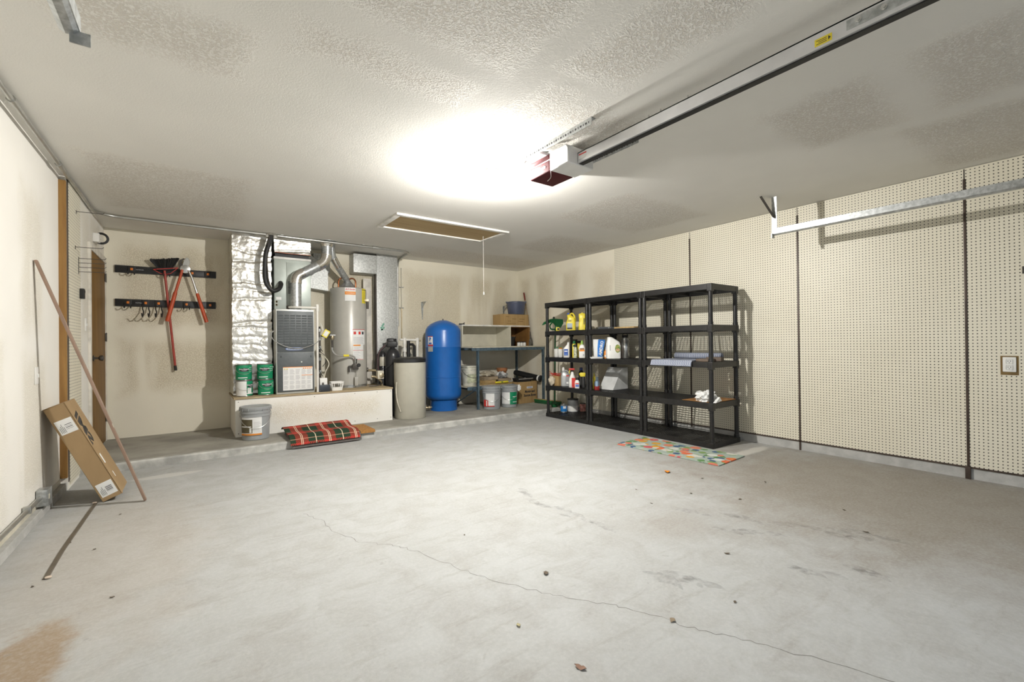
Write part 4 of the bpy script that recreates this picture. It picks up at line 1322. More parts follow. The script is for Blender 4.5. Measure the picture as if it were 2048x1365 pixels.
G().prism([(1.31, 1.94), (1.585, 1.905), (1.585, 2.18), (1.31, 2.45)], 'y', 6.66, YB, 0.002).obj('lower_panel', M_galv2, gt)
G().box(1.40, 6.70, 2.18, 1.62, YB, 2.44, 0.002).obj('upper_panel', M_galv2, gt)
settle(gt)
wp = thing('drywall_offcut', 'tall narrow white board standing on the platform behind the water heater', 'board', (2.155, 6.73, ZP))
G().box(-0.055, -0.01, 0, 0.065, 0.012, 1.60, 0.002).obj('board', M_whitetrim, wp)

# ------------------------------------------------------------------ water softener group
so_ = thing('brine_tank', 'round beige water softener brine tank with flat black lid', 'water softener', (2.555, 6.065, ZS), bearing(2.555, 6.065))
G().loft([(0, 0.214, 0.214, 2.3), (0.012, 0.222, 0.222, 2.3), (0.80, 0.224, 0.224, 2.3), (0.802, 0.218, 0.218, 2.3)], 44).obj('tank', M_brine, so_)
G().loft([(0.795, 0.229, 0.229, 2.3), (0.845, 0.229, 0.229, 2.3), (0.852, 0.222, 0.222, 2.3), (0.868, 0.13, 0.13, 2.3), (0.870, 0.05, 0.05, 2.2)], 44).obj('lid', M_black, so_)
G().tube(smooth_path([(-0.185, -0.150, 0.52), (-0.19, -0.155, 0.40), (-0.175, -0.168, 0.25), (-0.13, -0.205, 0.11)], 5), 0.010, 10).obj('overflow_hose', M_beige, so_)

rt = thing('resin_tank', 'black domed softener resin tank with dark valve head behind the brine tank', 'water softener', (2.43, 6.41, ZS), bearing(2.43, 6.41))
RR = 0.108
G().lathe([(RR - 0.01, 0), (RR, 0.01), (RR, 0.86), (RR * 0.97, 0.90), (RR * 0.82, 0.95), (RR * 0.52, 0.985), (0.035, 0.995), (0.035, 1.01)], 32).obj('tank', M_resin, rt)
vh = G().box(-0.085, -0.06, 1.01, 0.065, 0.07, 1.10, 0.015, 3).obj('valve_head', M_black, rt)
G().loft([(1.10, 0.062, 0.05, 4, -0.025, 0), (1.135, 0.058, 0.048, 4, -0.025, 0), (1.145, 0.04, 0.035, 4, -0.025, 0)], 20).obj('timer_cover', M_black, vh)
G().cyl((0.03, 0.0, 1.06), (0.03, 0.0, 1.14), 0.03, 14).obj('bypass_cap', M_rubber, vh)
G().cyl((-0.09, 0.0, 1.05), (-0.14, 0.0, 1.04), 0.028, 12).obj('motor', M_black, vh)
for k in range(4):
    G().tube(smooth_path([(-0.08 - 0.01 * k, -0.05, 1.05), (-0.17 - 0.012 * k, -0.06, 0.93), (-0.19 - 0.01 * k, -0.04, 0.75), (-0.16 - 0.012 * k, -0.02, 0.60)], 5), 0.0045, 6).obj('cable', M_rubber if k != 2 else M('maroon_cable', (0.16, 0.05, 0.05), 0.5), vh)
G().tube(smooth_path([(-0.16, -0.10, 0.70), (-0.08, -0.12, 0.72), (0.02, -0.115, 0.79), (0.06, -0.10, 0.84)], 5), 0.004, 6).obj('brine_tube', M_rubber, rt)

rf = thing('filter_tank', 'slim black filter tank with white collar beside the resin tank', 'water filter', (2.335, 6.57, ZS), bearing(2.335, 6.57))
G().lathe([(0.05, 0), (0.054, 0.01), (0.054, 0.72), (0.05, 0.73)], 24).obj('tank', M_resin, rf)
G().lathe([(0.055, 0.73), (0.055, 0.86), (0.05, 0.87)], 24).obj('white_collar', M_beige, rf)
G().lathe([(0.052, 0.87), (0.045, 0.92), (0.02, 0.95)], 24).obj('dome', M_resin, rf)

pm = thing('pvc_manifold', 'white and black plastic water pipes standing behind the brine tank', 'pipes', (2.66, 6.47, ZS))
G().tube([(2.56, 6.45, 1.205), (2.85, 6.45, 1.195)], 0.017, 12).obj('header', M_pvc, pm)
for x, mm, r in ((2.635, M_pvc, 0.018), (2.842, M_pvc, 0.018)):
    G().cyl((x, 6.45, 1.225), (x, 6.45, ZS), r, 12).obj('riser', mm, pm)
    G().cyl((x, 6.45, 1.13), (x, 6.45, 1.23), r + 0.008, 12).obj('tee', mm, pm)
G().cyl((2.635, 6.45, 1.02), (2.635, 6.45, 1.08), 0.032, 12).obj('union', M_pvc, pm)
G().cyl((2.705, 6.47, 1.20), (2.705, 6.47, ZS), 0.026, 14).obj('black_filter', M_rubber, pm)
G().tube([(2.72, 6.455, 1.13), (2.77, 6.455, 1.13), (2.80, 6.455, 1.10), (2.80, 6.455, 0.98), (2.80, 6.455, ZS)], 0.020, 12).obj('black_elbow', M_rubber, pm)
G().cyl((2.86, 6.45, 1.19), (2.90, 6.45, 1.185), 0.012, 10).obj('stub', M_brass, pm)
settle(pm)

# ------------------------------------------------------------------ blue pressure tank
bt = thing('pressure_tank', 'large bright blue domed well pressure tank on a ring base', 'pressure tank', (3.27, 6.41, ZS), bearing(3.27, 6.41))
BR = 0.281
G().lathe([(0.20, 0.165), (0.25, 0.185), (BR - 0.005, 0.225), (BR, 0.26), (BR, 0.52), (BR + 0.004, 0.525), (BR + 0.004, 0.535), (BR, 0.54), (BR, 1.00), (BR + 0.002, 1.003), (BR, 1.006),
           (BR, 1.245), (BR - 0.008, 1.285), (BR - 0.032, 1.325), (BR - 0.085, 1.372), (BR - 0.16, 1.408), (0.06, 1.428), (0.012, 1.433)], 56).obj('tank', M_bluetank, bt)
G().lathe([(0.215, 0.0), (0.218, 0.008), (0.212, 0.015), (0.212, 0.15), (0.22, 0.165), (0.20, 0.175)], 48).obj('ring_base', M_bluetank, bt)
G().lathe([(0.011, 1.43), (0.011, 1.45), (0.006, 1.455)], 10).obj('air_valve', M_darksteel, bt)
l1 = G().cyl_patch(BR, -0.98, -0.60, 1.045, 1.175).obj('label', M_paper, bt)
text_cyl('P', 0.075, M_bluep, l1, BR, -0.79, 1.125, 0.004)
G().cyl_patch(BR + 0.0006, -0.98, -0.60, 1.165, 1.175).obj('red_band', M_red, l1)
G().cyl_patch(BR + 0.0006, -0.90, -0.68, 1.052, 1.075).obj('blue_band', M_bluep, l1)
l2 = G().cyl_patch(BR, -0.98, -0.58, 1.022, 1.042).obj('red_label', M_red, bt)
G().cyl_patch(BR, -0.97, -0.60, 0.935, 1.015).obj('grey_label', M('tan_label', (0.50, 0.48, 0.42), 0.6), bt)
fit = G().tube([(-0.19, -0.10, 0.055), (-0.26, -0.13, 0.055), (-0.33, -0.13, 0.05)], 0.018, 10).obj('tank_fitting', M_brass, bt)
for p in ((-0.225, -0.115), (-0.275, -0.13)):
    G().lathe([(0.028, -0.012), (0.03, 0), (0.028, 0.012)], 10, mat=Matrix.Translation((p[0], p[1], 0.055)) @ Matrix.Rotation(PI / 2, 4, 'Y')).obj('nut', M_brass, fit)
G().cyl((-0.275, -0.13, 0.065), (-0.275, -0.13, 0.10), 0.014, 8).obj('gauge_stub', M_brass, fit)

# ------------------------------------------------------------------ paint cans
def paint_can(label, x, y, z, rot, turned=False):
    t = thing('paint_can', label, 'paint can', (x, y, z), rot, 'gallon paint cans on the platform')
    r = 0.0835
    G().lathe([(r, 0), (r + 0.002, 0.004), (r, 0.008), (r, 0.182), (r + 0.0025, 0.186), (r + 0.0025, 0.190), (r - 0.006, 0.190), (r - 0.010, 0.184), (0.02, 0.184)], 40).obj('can', M('tin', (0.30, 0.30, 0.29), 0.35, 0.8, 0.05), t)
    a0, a1 = (-1.6, 1.6) if not turned else (0.28, 3.2)
    lb_ = G().cyl_patch(r, a0, a1, 0.010, 0.180, 24).obj('green_label', M_green, t)
    off = 0.0 if not turned else 1.0
    el_ = G()
    for i in range(25):
        u = -1 + 2 * i / 24
        hh = 0.022 * math.sqrt(max(0, 1 - u * u)) + 0.001
        ang = off - 0.05 + u * 0.62
        if i < 24:
            el_.cyl_patch(r + 0.0007, ang, ang + 0.62 / 12 + 0.002, 0.125 - hh, 0.125 + hh, 1)
    oval = el_.obj('black_oval', M_ink, lb_, False)
    text_cyl('Dunn-Edwards', 0.018, M_paper, oval, r + 0.0009, off - 0.05, 0.134, 0.0006)
    text_cyl('PAINTS', 0.015, M_greyink, oval, r + 0.0009, off - 0.05, 0.116, 0.0004)
    G().cyl_patch(r + 0.0007, off - 0.85, off + 0.35, 0.028, 0.038, 10).obj('white_band', M_paper, lb_)
    if turned:
        G().cyl_patch(r, -1.5, 0.24, 0.010, 0.180, 16).obj('white_back', M_paper, t)
        G().cyl_patch(r + 0.0008, 0.36, 0.95, 0.03, 0.10, 8).obj('white_panel', M_paper, lb_)
    else:
        ww = G()
        for k in range(3):
            ww.cyl_patch(r + 0.0007, 0.62, 1.25, 0.150 - k * 0.022, 0.154 - k * 0.022, 5)
        ww.obj('white_print', M_paper, lb_)
    for s in (-1, 1):
        G().lathe([(0.012, 0), (0.010, 0.006), (0.003, 0.008)], 10, mat=Matrix.Translation((s * r * 0.999, 0, 0.15)) @ Matrix.Rotation(s * PI / 2, 4, 'Y')).obj('ear', M_steel, t)
    hp = [(r * 1.06 * math.cos(a), -r * 1.12 * abs(math.sin(a)) - 0.002, 0.15 - 0.075 * math.sin(a)) for a in [PI * k / 16 for k in range(17)]]
    G().tube(hp, 0.0018, 6).obj('wire_handle', M_steel, t)
    return t


paint_can('lower green paint can with plain white back turned outward left', 0.508, 6.175, ZP, bearing(0.5, 6.17), True)
paint_can('upper green paint can stacked on the can with the white back', 0.500, 6.172, ZP + 0.1905, bearing(0.5, 6.17) + 0.1)
paint_can('lower green paint can next to the furnace', 0.728, 6.158, ZP, bearing(0.72, 6.17) + 0.25)
paint_can('upper green paint can stacked beside the furnace', 0.722, 6.16, ZP + 0.1905, bearing(0.72, 6.17))


# ------------------------------------------------------------------ buckets
def bucket(name, label, x, y, z, rb, rt_, h, mat, lid=True, rot=None, group=None, handle=True):
    t = thing(name, label, 'bucket', (x, y, z), bearing(x, y) if rot is None else rot, group)
    k = (rt_ - rb)
    G().lathe([(rb - 0.006, 0), (rb, 0.006), (rb + k * 0.68, h * 0.70), (rb + k * .68 + 0.006, h * 0.705), (rb + k * .7 + 0.006, h * 0.73), (rb + k * .72, h * 0.74), (rb + k * 0.82, h * 0.80),
               (rb + k * .82 + 0.006, h * 0.805), (rb + k * .84 + 0.006, h * 0.83), (rb + k * .86, h * 0.84), (rt_, h * 0.97), (rt_ - 0.006, h * 0.97), (rb - 0.012, 0.012), (0.01, 0.012)], 40).obj('pail', mat, t)
    if lid:
        l_ = G().lathe([(rt_ + 0.006, h * 0.90), (rt_ + 0.009, h * 0.93), (rt_ + 0.009, h * 0.985), (rt_ + 0.003, h), (rt_ - 0.012, h), (rt_ - 0.016, h * 0.985), (0.02, h * 0.985)], 40).obj('lid', mat, t)
        for i in range(14):
            a = 2 * PI * i / 14
            G().box(-0.003, -0.004, h * 0.885, 0.003, 0.0035, h * 0.965, mat=Matrix.Rotation(a, 4, 'Z') @ Matrix.Translation((0, -rt_ - 0.009, 0))).obj('lid_tab', mat, l_)
    if handle:
        rr = rb + k * 0.84 + 0.008
        hp = [(rr * math.cos(a), -rr * 1.05 * math.sin(a), h * 0.80 - 0.16 * math.sin(a)) for a in [PI * q / 20 for q in range(21)]]
        hn = G().tube(hp, 0.002, 6).obj('wire_handle', M_steel, t)
    return t


b1 = bucket('bucket', 'grey lidded bucket with orange edged label standing alone before the platform', 0.584, 5.815, ZS, 0.135, 0.152, 0.37, M_bucket)
lb_ = G().cyl_patch(0.146, -1.15, 0.42, 0.06, 0.262).obj('label', M_paper, b1)
G().cyl_patch(0.1465, -1.15, -0.22, 0.085, 0.235).obj('brown_panel', M('label_brown', (0.12, 0.10, 0.055), 0.6), lb_)
G().cyl_patch(0.1468, -1.15, 0.42, 0.06, 0.078).obj('orange_band', M_orange, lb_)
G().cyl_patch(0.1475, -1.12, -0.3, 0.15, 0.160).obj('white_line', M_paper, lb_)
G().cyl_patch(0.1475, -0.42, -0.28, 0.09, 0.14).obj('white_mark', M_paper, lb_)
ts = G()
for k in range(8):
    ts.cyl_patch(0.1466, -0.14, 0.34 - 0.05 * (k % 3), 0.095 + k * 0.015, 0.098 + k * 0.015, 5)
ts.obj('print', M_greyink, lb_)
b2 = bucket('bucket', 'grey lidded bucket with red and white label by the bench leg', 3.912, 5.985, ZS, 0.132, 0.150, 0.37, M_bucket)
lb_ = G().cyl_patch(0.143, -0.72, 0.30, 0.065, 0.262).obj('label', M_paper, b2)
G().cyl_patch(0.1436, -1.05, -0.40, 0.05, 0.155).obj('red_panel', M_red, lb_)
G().cyl_patch(0.1442, -0.66, -0.52, 0.06, 0.145).obj('white_mark', M_paper, lb_)
G().cyl_patch(0.1436, -0.72, 0.30, 0.052, 0.066).obj('red_band', M_red, lb_)
b3 = bucket('bucket', 'grey lidded bucket with green and white label before the moving box', 4.262, 5.995, ZS, 0.126, 0.142, 0.36, M_bucket)
lb_ = G().cyl_patch(0.136, -1.0, 0.12, 0.06, 0.25).obj('label', M_paper, b3)
G().cyl_patch(0.1364, 0.10, 1.15, 0.055, 0.255).obj('green_panel', M_green, lb_)
wm = G()
for zz in (0.085, 0.17):
    wm.cyl_patch(0.137, 0.45, 1.1, zz, zz + 0.012)
wm.obj('white_line', M_paper, lb_)
blob(0.165, -0.02, 0.31, 0.03, 0.025, 0.05, 0.5, 3.0, 2.0).obj('white_tag', M_paper, b3)

# ------------------------------------------------------------------ plaid rug pile on the step
def sheet(x0, x1, prof, thick, nx=24, wave=0.004, seed=0.0, skew=0.0, lift=None):
    """cloth: (y, z) profile swept along x with small waves"""
    g_ = G()
    n = len(prof)
    top, bot = [], []
    for i in range(nx + 1):
        u = i / nx
        x = x0 + (x1 - x0) * u
        for j, (y, z) in enumerate(prof):
            w = noise.noise(Vector((x * 4 + seed, y * 4, seed))) * wave
            ww = max(-thick * 0.4, w)
            lz = lift(u, j / (n - 1)) if lift else 0
            top.append((x, y + skew * u, z + thick + w + lz))
            bot.append((x, y + skew * u, z + ww * 0.3 + lz))
    v = top + bot
    o = len(top)
    f = []
    for i in range(nx):
        for j in range(n - 1):
            a, b, c, d_ = i * n + j, (i + 1) * n + j, (i + 1) * n + j + 1, i * n + j + 1
            f.append((a, b, c, d_))
            f.append((o + a, o + d_, o + c, o + b))
    for i in range(nx):
        f.append((i * n, o + i * n, o + (i + 1) * n, (i + 1) * n))
        e = n - 1
        f.append((i * n + e, (i + 1) * n + e, o + (i + 1) * n + e, o + i * n + e))
    for j in range(n - 1):
        f.append((j, j + 1, o + j + 1, o + j))
        e = nx * n
        f.append((e + j, o + e + j, o + e + j + 1, e + j + 1))
    g_.add(v, f)
    return g_


def plaid_mat():
    m, nt, b = new_mat('plaid_wool')
    s = sep(nt, position(nt))
    wv = noise_tex(nt, position(nt), 220, 2)
    tw = mth(nt, 'FRACT', mth(nt, 'MULTIPLY', mth(nt, 'ADD', s[0], mth(nt, 'MULTIPLY', s[1], 1.6)), 55.0))

    def stripe(v, per, off, w0, w1):
        f = mth(nt, 'FRACT', mth(nt, 'ADD', mth(nt, 'DIVIDE', v, per), off))
        return mth(nt, 'MULTIPLY', mth(nt, 'GREATER_THAN', f, w0), mth(nt, 'LESS_THAN', f, w1))
    red, grn, crm = (0.42, 0.035, 0.03), (0.022, 0.045, 0.03), (0.68, 0.55, 0.40)
    bx_ = stripe(s[0], 0.29, 0.15, 0.30, 0.74)
    by_ = stripe(s[1], 0.27, 0.10, 0.30, 0.70)
    c = mixrgb(nt, bx_, grn, red)
    c2 = mixrgb(nt, by_, (0.03, 0.055, 0.03), (0.50, 0.06, 0.045))
    c = mixrgb(nt, mth(nt, 'GREATER_THAN', tw, 0.5), c, c2)
    l1 = mth(nt, 'MAXIMUM', stripe(s[0], 0.29, 0.15, 0.48, 0.505), stripe(s[0], 0.29, 0.15, 0.535, 0.56))
    l2 = mth(nt, 'MAXIMUM', stripe(s[0], 0.29, 0.15, 0.0, 0.03), 0.0)
    l3 = mth(nt, 'MAXIMUM', stripe(s[1], 0.27, 0.10, 0.36, 0.385), stripe(s[1], 0.27, 0.10, 0.80, 0.825))
    c = mixrgb(nt, mth(nt, 'MULTIPLY', l3, 0.65), c, (0.62, 0.32, 0.22))
    c = mixrgb(nt, mth(nt, 'MAXIMUM', l1, l2), c, crm)
    nt.links.new(c, b.inputs['Base Color'])
    b.inputs['Roughness'].default_value = 0.95
    b.inputs['Specular IOR Level'].default_value = 0.1
    bump(nt, b, wv, 0.6, 0.004)
    return m


pg_ = [(5.300, 0.012), (5.330, 0.045), (5.350, 0.078), (5.386, 0.0815), (5.45, 0.0815), (5.60, 0.0815), (5.80, 0.0815)]
ud_ = sheet(0.88, 1.62, pg_, 0.022, 20, 0.003, 1.0)
tag(ud_.obj('grey_mat', M('grey_pad', (0.14, 0.125, 0.115), 0.95, 0, 0.1, 30, 0.5, 200), None), 'dark grey rug pad drooping over the concrete step under the plaid blanket', 'mat')
cm = sheet(1.625, 1.80, [(5.345, 0.072), (5.38, 0.0835), (5.45, 0.0815), (5.60, 0.0815), (5.80, 0.0815)], 0.022, 8, 0.002, 2.0)
tag(cm.obj('coir_mat', M('coir', (0.42, 0.20, 0.05), 0.95, 0, 0.15, 40, 0.7, 220), None), 'orange brown coir mat sticking out beside the plaid blanket', 'mat')
bl = sheet(0.86, 1.60, [(5.285, 0.046), (5.315, 0.085), (5.36, 0.118), (5.44, 0.128), (5.54, 0.127), (5.62, 0.128), (5.70, 0.142), (5.78, 0.158), (5.86, 0.150), (5.92, 0.13)], 0.014, 40, 0.008, 5.0,
           lift=lambda u, w: 0.022 * max(0, w - 0.55) * u * 2)
tag(bl.obj('plaid_blanket', plaid_mat(), None), 'folded red and green tartan blanket lying on the concrete step', 'blanket')
tag(G().box(-0.22, -0.025, 0, 0.22, 0.025, 0.062, 0.004).obj('cardboard_block', M('tan_card', (0.42, 0.30, 0.13), 0.8), None), 'tan cardboard block poking out behind the plaid blanket', 'block')
fb = bpy.data.objects['cardboard_block']
fb.location = (1.22, 5.955, ZS + 0.001)
fb.rotation_euler = (0, 0, 0.0)

# ------------------------------------------------------------------ work bench with cabinet
wb = thing('work_bench', 'blue steel framed work bench with pale top under the back wall', 'workbench', (4.3, 6.4, ZS))
BX0, BX1 = 3.57, 5.06
G().box(BX0, 6.0, 1.062, BX1, YB - 0.02, 1.080, 0.003).obj('bench_top', M_benchtop, wb)
fr = G().box(BX0, 6.012, 1.015, BX1, 6.032, 1.062).obj('front_beam', M_bench, wb, False)
G().box(BX0, YB - 0.06, 1.015, BX1, YB - 0.04, 1.062).obj('rear_beam', M_bench, wb, False)
for y in (6.20, 6.42, 6.62):
    G().box(BX0, y, 1.03, BX1, y + 0.05, 1.062).obj('under_board', M_bench, wb, False)
for x, y in ((3.672, 6.02), (5.022, 6.02), (3.62, 6.72), (4.955, 6.72)):
    lg = G().box(x, y, ZS, x + 0.034, y + 0.004, 1.03)
    lg.box(x, y, ZS, x + 0.004, y + 0.034, 1.03)
    lg.box(x - 0.008, y - 0.006, ZS, x + 0.042, y + 0.04, ZS + 0.005)
    lg.obj('leg', M_bench, wb, False)
ls_ = G().box(3.58, 6.19, 0.415, 4.50, 6.74, 0.432, 0.002).obj('lower_shelf', M_benchtop, wb)
G().box(3.58, 6.18, 0.375, 4.50, 6.19, 0.432).obj('shelf_beam', M_bench, wb, False)
G().box(3.655, 6.05, 0.375, 3.665, 6.74, 0.415).obj('side_beam', M_bench, wb, False)
G().tube([(3.68, 6.06, 0.40), (3.66, 6.70, 0.12)], 0.010, 8).obj('diagonal_brace', M_bench, wb)
settle(wb)

sc = thing('shelf_cabinet', 'low cream open cabinet standing on the work bench', 'cabinet', (4.2, 6.5, 1.08))
CX0, CXD, CX1 = 3.585, 4.56, 4.99
G().box(CX0, 6.35, 1.425, CX1 + 0.01, 6.80, 1.447, 0.002).obj('top_board', M_white, sc)
G().box(CX0, 6.785, 1.08, CXD, 6.80, 1.425).obj('back_panel', M_cab, sc, False)
G().box(CXD - 0.010, 6.352, 1.08, CXD + 0.010, 6.785, 1.425).obj('divider', M_cab, sc, False)
G().box(CX0, 6.352, 1.08, CX0 + 0.018, 6.785, 1.425).obj('side_panel', M_cab, sc, False)
G().box(CXD + 0.01, 6.785, 1.08, CX1, 6.80, 1.425).obj('brown_back', M_walnut, sc, False)
G().box(CX1 - 0.016, 6.352, 1.08, CX1, 6.785, 1.425).obj('brown_side', M_walnut, sc, False)
G().box(CXD + 0.01, 6.36, 1.415, CX1 - 0.016, 6.785, 1.425).obj('brown_ceiling', M_walnut, sc, False)
settle(sc)
t = thing('planter_pot', 'black plastic plant pots nested in the brown end of the cabinet', 'pot', (4.69, 6.55, 1.08))
G().lathe([(0.085, 0.0), (0.10, 0.15), (0.108, 0.15), (0.108, 0.168), (0.09, 0.168), (0.085, 0.16)], 24).obj('outer_pot', M_black, t)
G().lathe([(0.022, 0.16), (0.025, 0.19), (0.01, 0.195)], 12, -0.03, 0.0).obj('inner_neck', M_black, t)
for i, x in enumerate((4.79, 4.855, 4.92)):
    t = thing('glass_jar', ('white jar next to the black plant pots in the cabinet', 'white jar between two other white jars in the cabinet', 'white jar against the brown end panel of the cabinet')[i], 'jar', (x, 6.42, 1.0801), 0, 'white jars in the cabinet')
    G().lathe([(0.028, 0), (0.03, 0.006), (0.03, 0.055), (0.024, 0.065)], 18).obj('jar', M_plastic_white, t)
    G().lathe([(0.027, 0.062), (0.027, 0.078), (0.022, 0.08)], 18).obj('lid', M_rubber, t)
t = thing('cardboard_box', 'shallow closed brown cardboard box on top of the cabinet', 'box', (4.70, 6.53, 1.4475))
G().box(-0.285, -0.16, 0, 0.285, 0.16, 0.20, 0.004).obj('carton', M_card2, t)
G().box(-0.285, -0.022, 0.1995, 0.285, 0.022, 0.2012).obj('tape', M('tape_brown', (0.48, 0.34, 0.15), 0.4), t, False)
pr = G()
for k in range(7):
    x = -0.22 + 0.4 * (k % 3) / 3 + random.uniform(0, 0.05)
    pr.box(x, -0.1612, 0.03 + 0.04 * (k // 2 % 4), x + random.uniform(0.06, 0.12), -0.1602, 0.04 + 0.04 * (k // 2 % 4))
pr.obj('faint_print', M('faint_print', (0.26, 0.16, 0.06), 0.8), t, False)
t = thing('navy_tub', 'navy blue plastic tub on the brown box above the cabinet', 'tub', (4.80, 6.50, 1.6502), bearing(4.8, 6.5))
G().lathe([(0.140, 0), (0.145, 0.006), (0.168, 0.20), (0.178, 0.202), (0.180, 0.225), (0.172, 0.232), (0.164, 0.225), (0.139, 0.012), (0.01, 0.012)], 40).obj('tub', M_navy, t)
for s in (-1, 1):
    G().box(s * 0.17 - 0.018, -0.04, 0.215, s * 0.17 + 0.018, 0.04, 0.24, 0.006).obj('handle', M_navy, t)
# small shovel leaning behind the cabinet
t = thing('spade', 'long handled spade leaning into the corner on the work bench', 'spade', (5.0, 6.42, 1.08))
G().tube([(5.005, 6.36, 1.30), (5.02, 6.42, 1.50), (5.062, 6.60, 2.05)], 0.012, 10).obj('handle', M('weathered_wood', (0.33, 0.25, 0.16), 0.7), t)
G().tube([(5.0525, 6.56, 1.93), (5.064, 6.608, 2.075)], 0.0145, 10).obj('red_grip', M('red_paint', (0.20, 0.03, 0.02), 0.5), t)
G().tube([(5.00, 6.34, 1.22), (5.008, 6.37, 1.34)], 0.015, 10).obj('socket', M_darksteel, t)
G().prism([(4.95, 1.0805), (5.045, 1.0805), (5.04, 1.17), (5.02, 1.225), (4.985, 1.225), (4.955, 1.17)], 'y', 6.325, 6.335, 0.002).obj('blade', M('rusty_steel', (0.20, 0.19, 0.17), 0.6, 0.5, 0.3, 30), t)
settle(t)
t = thing('small_clamp', 'small black clip lying on the cabinet top beside the blue tank', 'clip', (3.62, 6.42, 1.4472))
G().box(-0.05, -0.012, 0, 0.05, 0.012, 0.02, 0.004).obj('jaw', M_rubber, t)
G().tube([(0.03, 0, 0.02), (0.055, 0, 0.035)], 0.006, 8).obj('lever', M_rubber, t)

# moving box and the clutter under the bench
t = thing('moving_box', 'brown moving box printed with black lettering under the work bench', 'box', (4.575, 6.125, ZS), 0.07)
G().box(0, 0, 0, 0.415, 0.29, 0.375, 0.004).obj('carton', M_card2, t)
text('Moving and', 0.062, M_ink, t, (0.24, -0.0008, 0.20), (1, 0, 0), (0, 0, 1), 0.0022, sx=0.82, shear=0.15)
text('Storage Boxes', 0.062, M_ink, t, (0.24, -0.0008, 0.135), (1, 0, 0), (0, 0, 1), 0.0022, sx=0.80, shear=0.15)
lg_ = G().box(0.17, -0.0012, 0.255, 0.31, -0.0002, 0.29).obj('white_logo', M_paper, t, False)
text('U-HAUL', 0.030, M_bluep, lg_, (0.24, -0.0016, 0.272), (1, 0, 0), (0, 0, 1), 0.001)
t = thing('white_bucket', 'dirty white bucket with lid on the lower bench shelf', 'bucket', (3.745, 6.40, 0.4325))
G().lathe([(0.115, 0), (0.12, 0.006), (0.137, 0.27), (0.144, 0.272), (0.144, 0.30), (0.136, 0.30), (0.15, 0.315), (0.15, 0.335), (0.02, 0.335)], 36).obj('pail', M('dirty_white', (0.66, 0.65, 0.55), 0.5, 0, 0.2, 12), t)
G().tube([(0.14 * math.cos(a), -0.15 * math.sin(a), 0.26 - 0.12 * math.sin(a)) for a in [PI * q / 14 for q in range(15)]], 0.003, 6).obj('wire_handle', M_steel, t)
G().cyl_patch(0.131, -0.8, 0.5, 0.06, 0.20).obj('faded_label', M('faded_label', (0.55, 0.58, 0.40), 0.7, 0, 0.2, 20), t)


def plank(name, label, x0, y0, z0, x1, y1, z1, mat, cat='plank', rot=0.0, group=None):
    t_ = G().box(-(x1 - x0) / 2, -(y1 - y0) / 2, 0, (x1 - x0) / 2, (y1 - y0) / 2, z1 - z0, 0.003, 1).obj(name, mat, None)
    t_.location = ((x0 + x1) / 2, (y0 + y1) / 2, z0)
    t_.rotation_euler = (0, 0, rot)
    return tag(t_, label, cat, group)


M_oldwood = M('old_wood', (0.33, 0.25, 0.16), 0.75, 0, 0.2, 6, 0.2, 50, None, (1, 6, 6))
M_oldwood2 = M('light_wood', (0.46, 0.31, 0.13), 0.7, 0, 0.15, 6, 0.2, 50, None, (1, 6, 6))
M_greywood = M('grey_wood', (0.42, 0.39, 0.33), 0.8, 0, 0.2, 6, 0.2, 50, None, (1, 6, 6))
plank('wood_plank', 'light brown board at the bottom of the scrap pile on the bench shelf', 3.92, 6.20, 0.4325, 4.48, 6.50, 0.462, M_oldwood2)
plank('wood_plank', 'short yellow brown board in the scrap pile on the bench shelf', 3.93, 6.21, 0.4632, 4.15, 6.44, 0.515, M_oldwood2, rot=0.03)
plank('wood_plank', 'dark brown weathered board in the middle of the scrap pile', 3.93, 6.22, 0.5165, 4.20, 6.46, 0.575, M_oldwood, rot=-0.04)
plank('grey_board', 'flat grey board lying in the scrap pile beside the terracotta pot', 4.20, 6.21, 0.4632, 4.49, 6.56, 0.49, M_greywood, rot=0.02)
plank('wood_plank', 'grey brown board on top of the grey board in the scrap pile', 4.22, 6.22, 0.4915, 4.48, 6.54, 0.53, M_oldwood, rot=-0.05)
t = thing('spirit_level', 'yellow spirit level lying at the edge of the bench shelf', 'level', (4.25, 6.185, 0.4625))
G().box(-0.13, -0.012, 0, 0.13, 0.012, 0.028, 0.003).obj('bar', M_yellow, t)
G().box(-0.02, -0.0125, 0.006, 0.02, 0.0125, 0.022, 0.002).obj('vial', M_greenp, t)
pb = blob(4.07, 6.34, 0.617, 0.125, 0.10, 0.05, 0.5, 2.2, 4.0, 3, 0.578)
tag(pb.obj('paper_sack', M('sack_paper', (0.52, 0.46, 0.35), 0.85, 0, 0.15, 10), None), 'crumpled tan paper sack lying on top of the scrap wood', 'sack')
pb = blob(4.32, 6.28, 0.585, 0.085, 0.06, 0.065, 0.5, 2.0, 8.0, 3, 0.5315)
t = tag(pb.obj('plastic_bag', M('bag_white', (0.72, 0.72, 0.70), 0.4, 0, 0, 9, 0, 80, (0.10, 0.10, 0.10)), None), 'crumpled white and black plastic bag on the scrap pile', 'bag')
t = thing('terracotta_pot', 'terracotta flower pot standing on the scrap pile under the bench', 'pot', (4.43, 6.44, 0.531))
G().lathe([(0.055, 0), (0.058, 0.004), (0.084, 0.115), (0.094, 0.117), (0.097, 0.165), (0.088, 0.165), (0.078, 0.115), (0.052, 0.012), (0.006, 0.012)], 32).obj('pot', M_terra, t)
t = thing('plant_tray', 'shallow black plastic plant tray lying on the moving box', 'tray', (4.715, 6.23, ZS + 0.376), 0.07)
tr_ = G().loft([(0, 0.15, 0.09, 6), (0.06, 0.165, 0.105, 6), (0.06, 0.158, 0.098, 6), (0.006, 0.145, 0.085, 6), (0, 0.15, 0.09, 6)], 28, False)
tr_.obj('tray_wall', M_black, t)
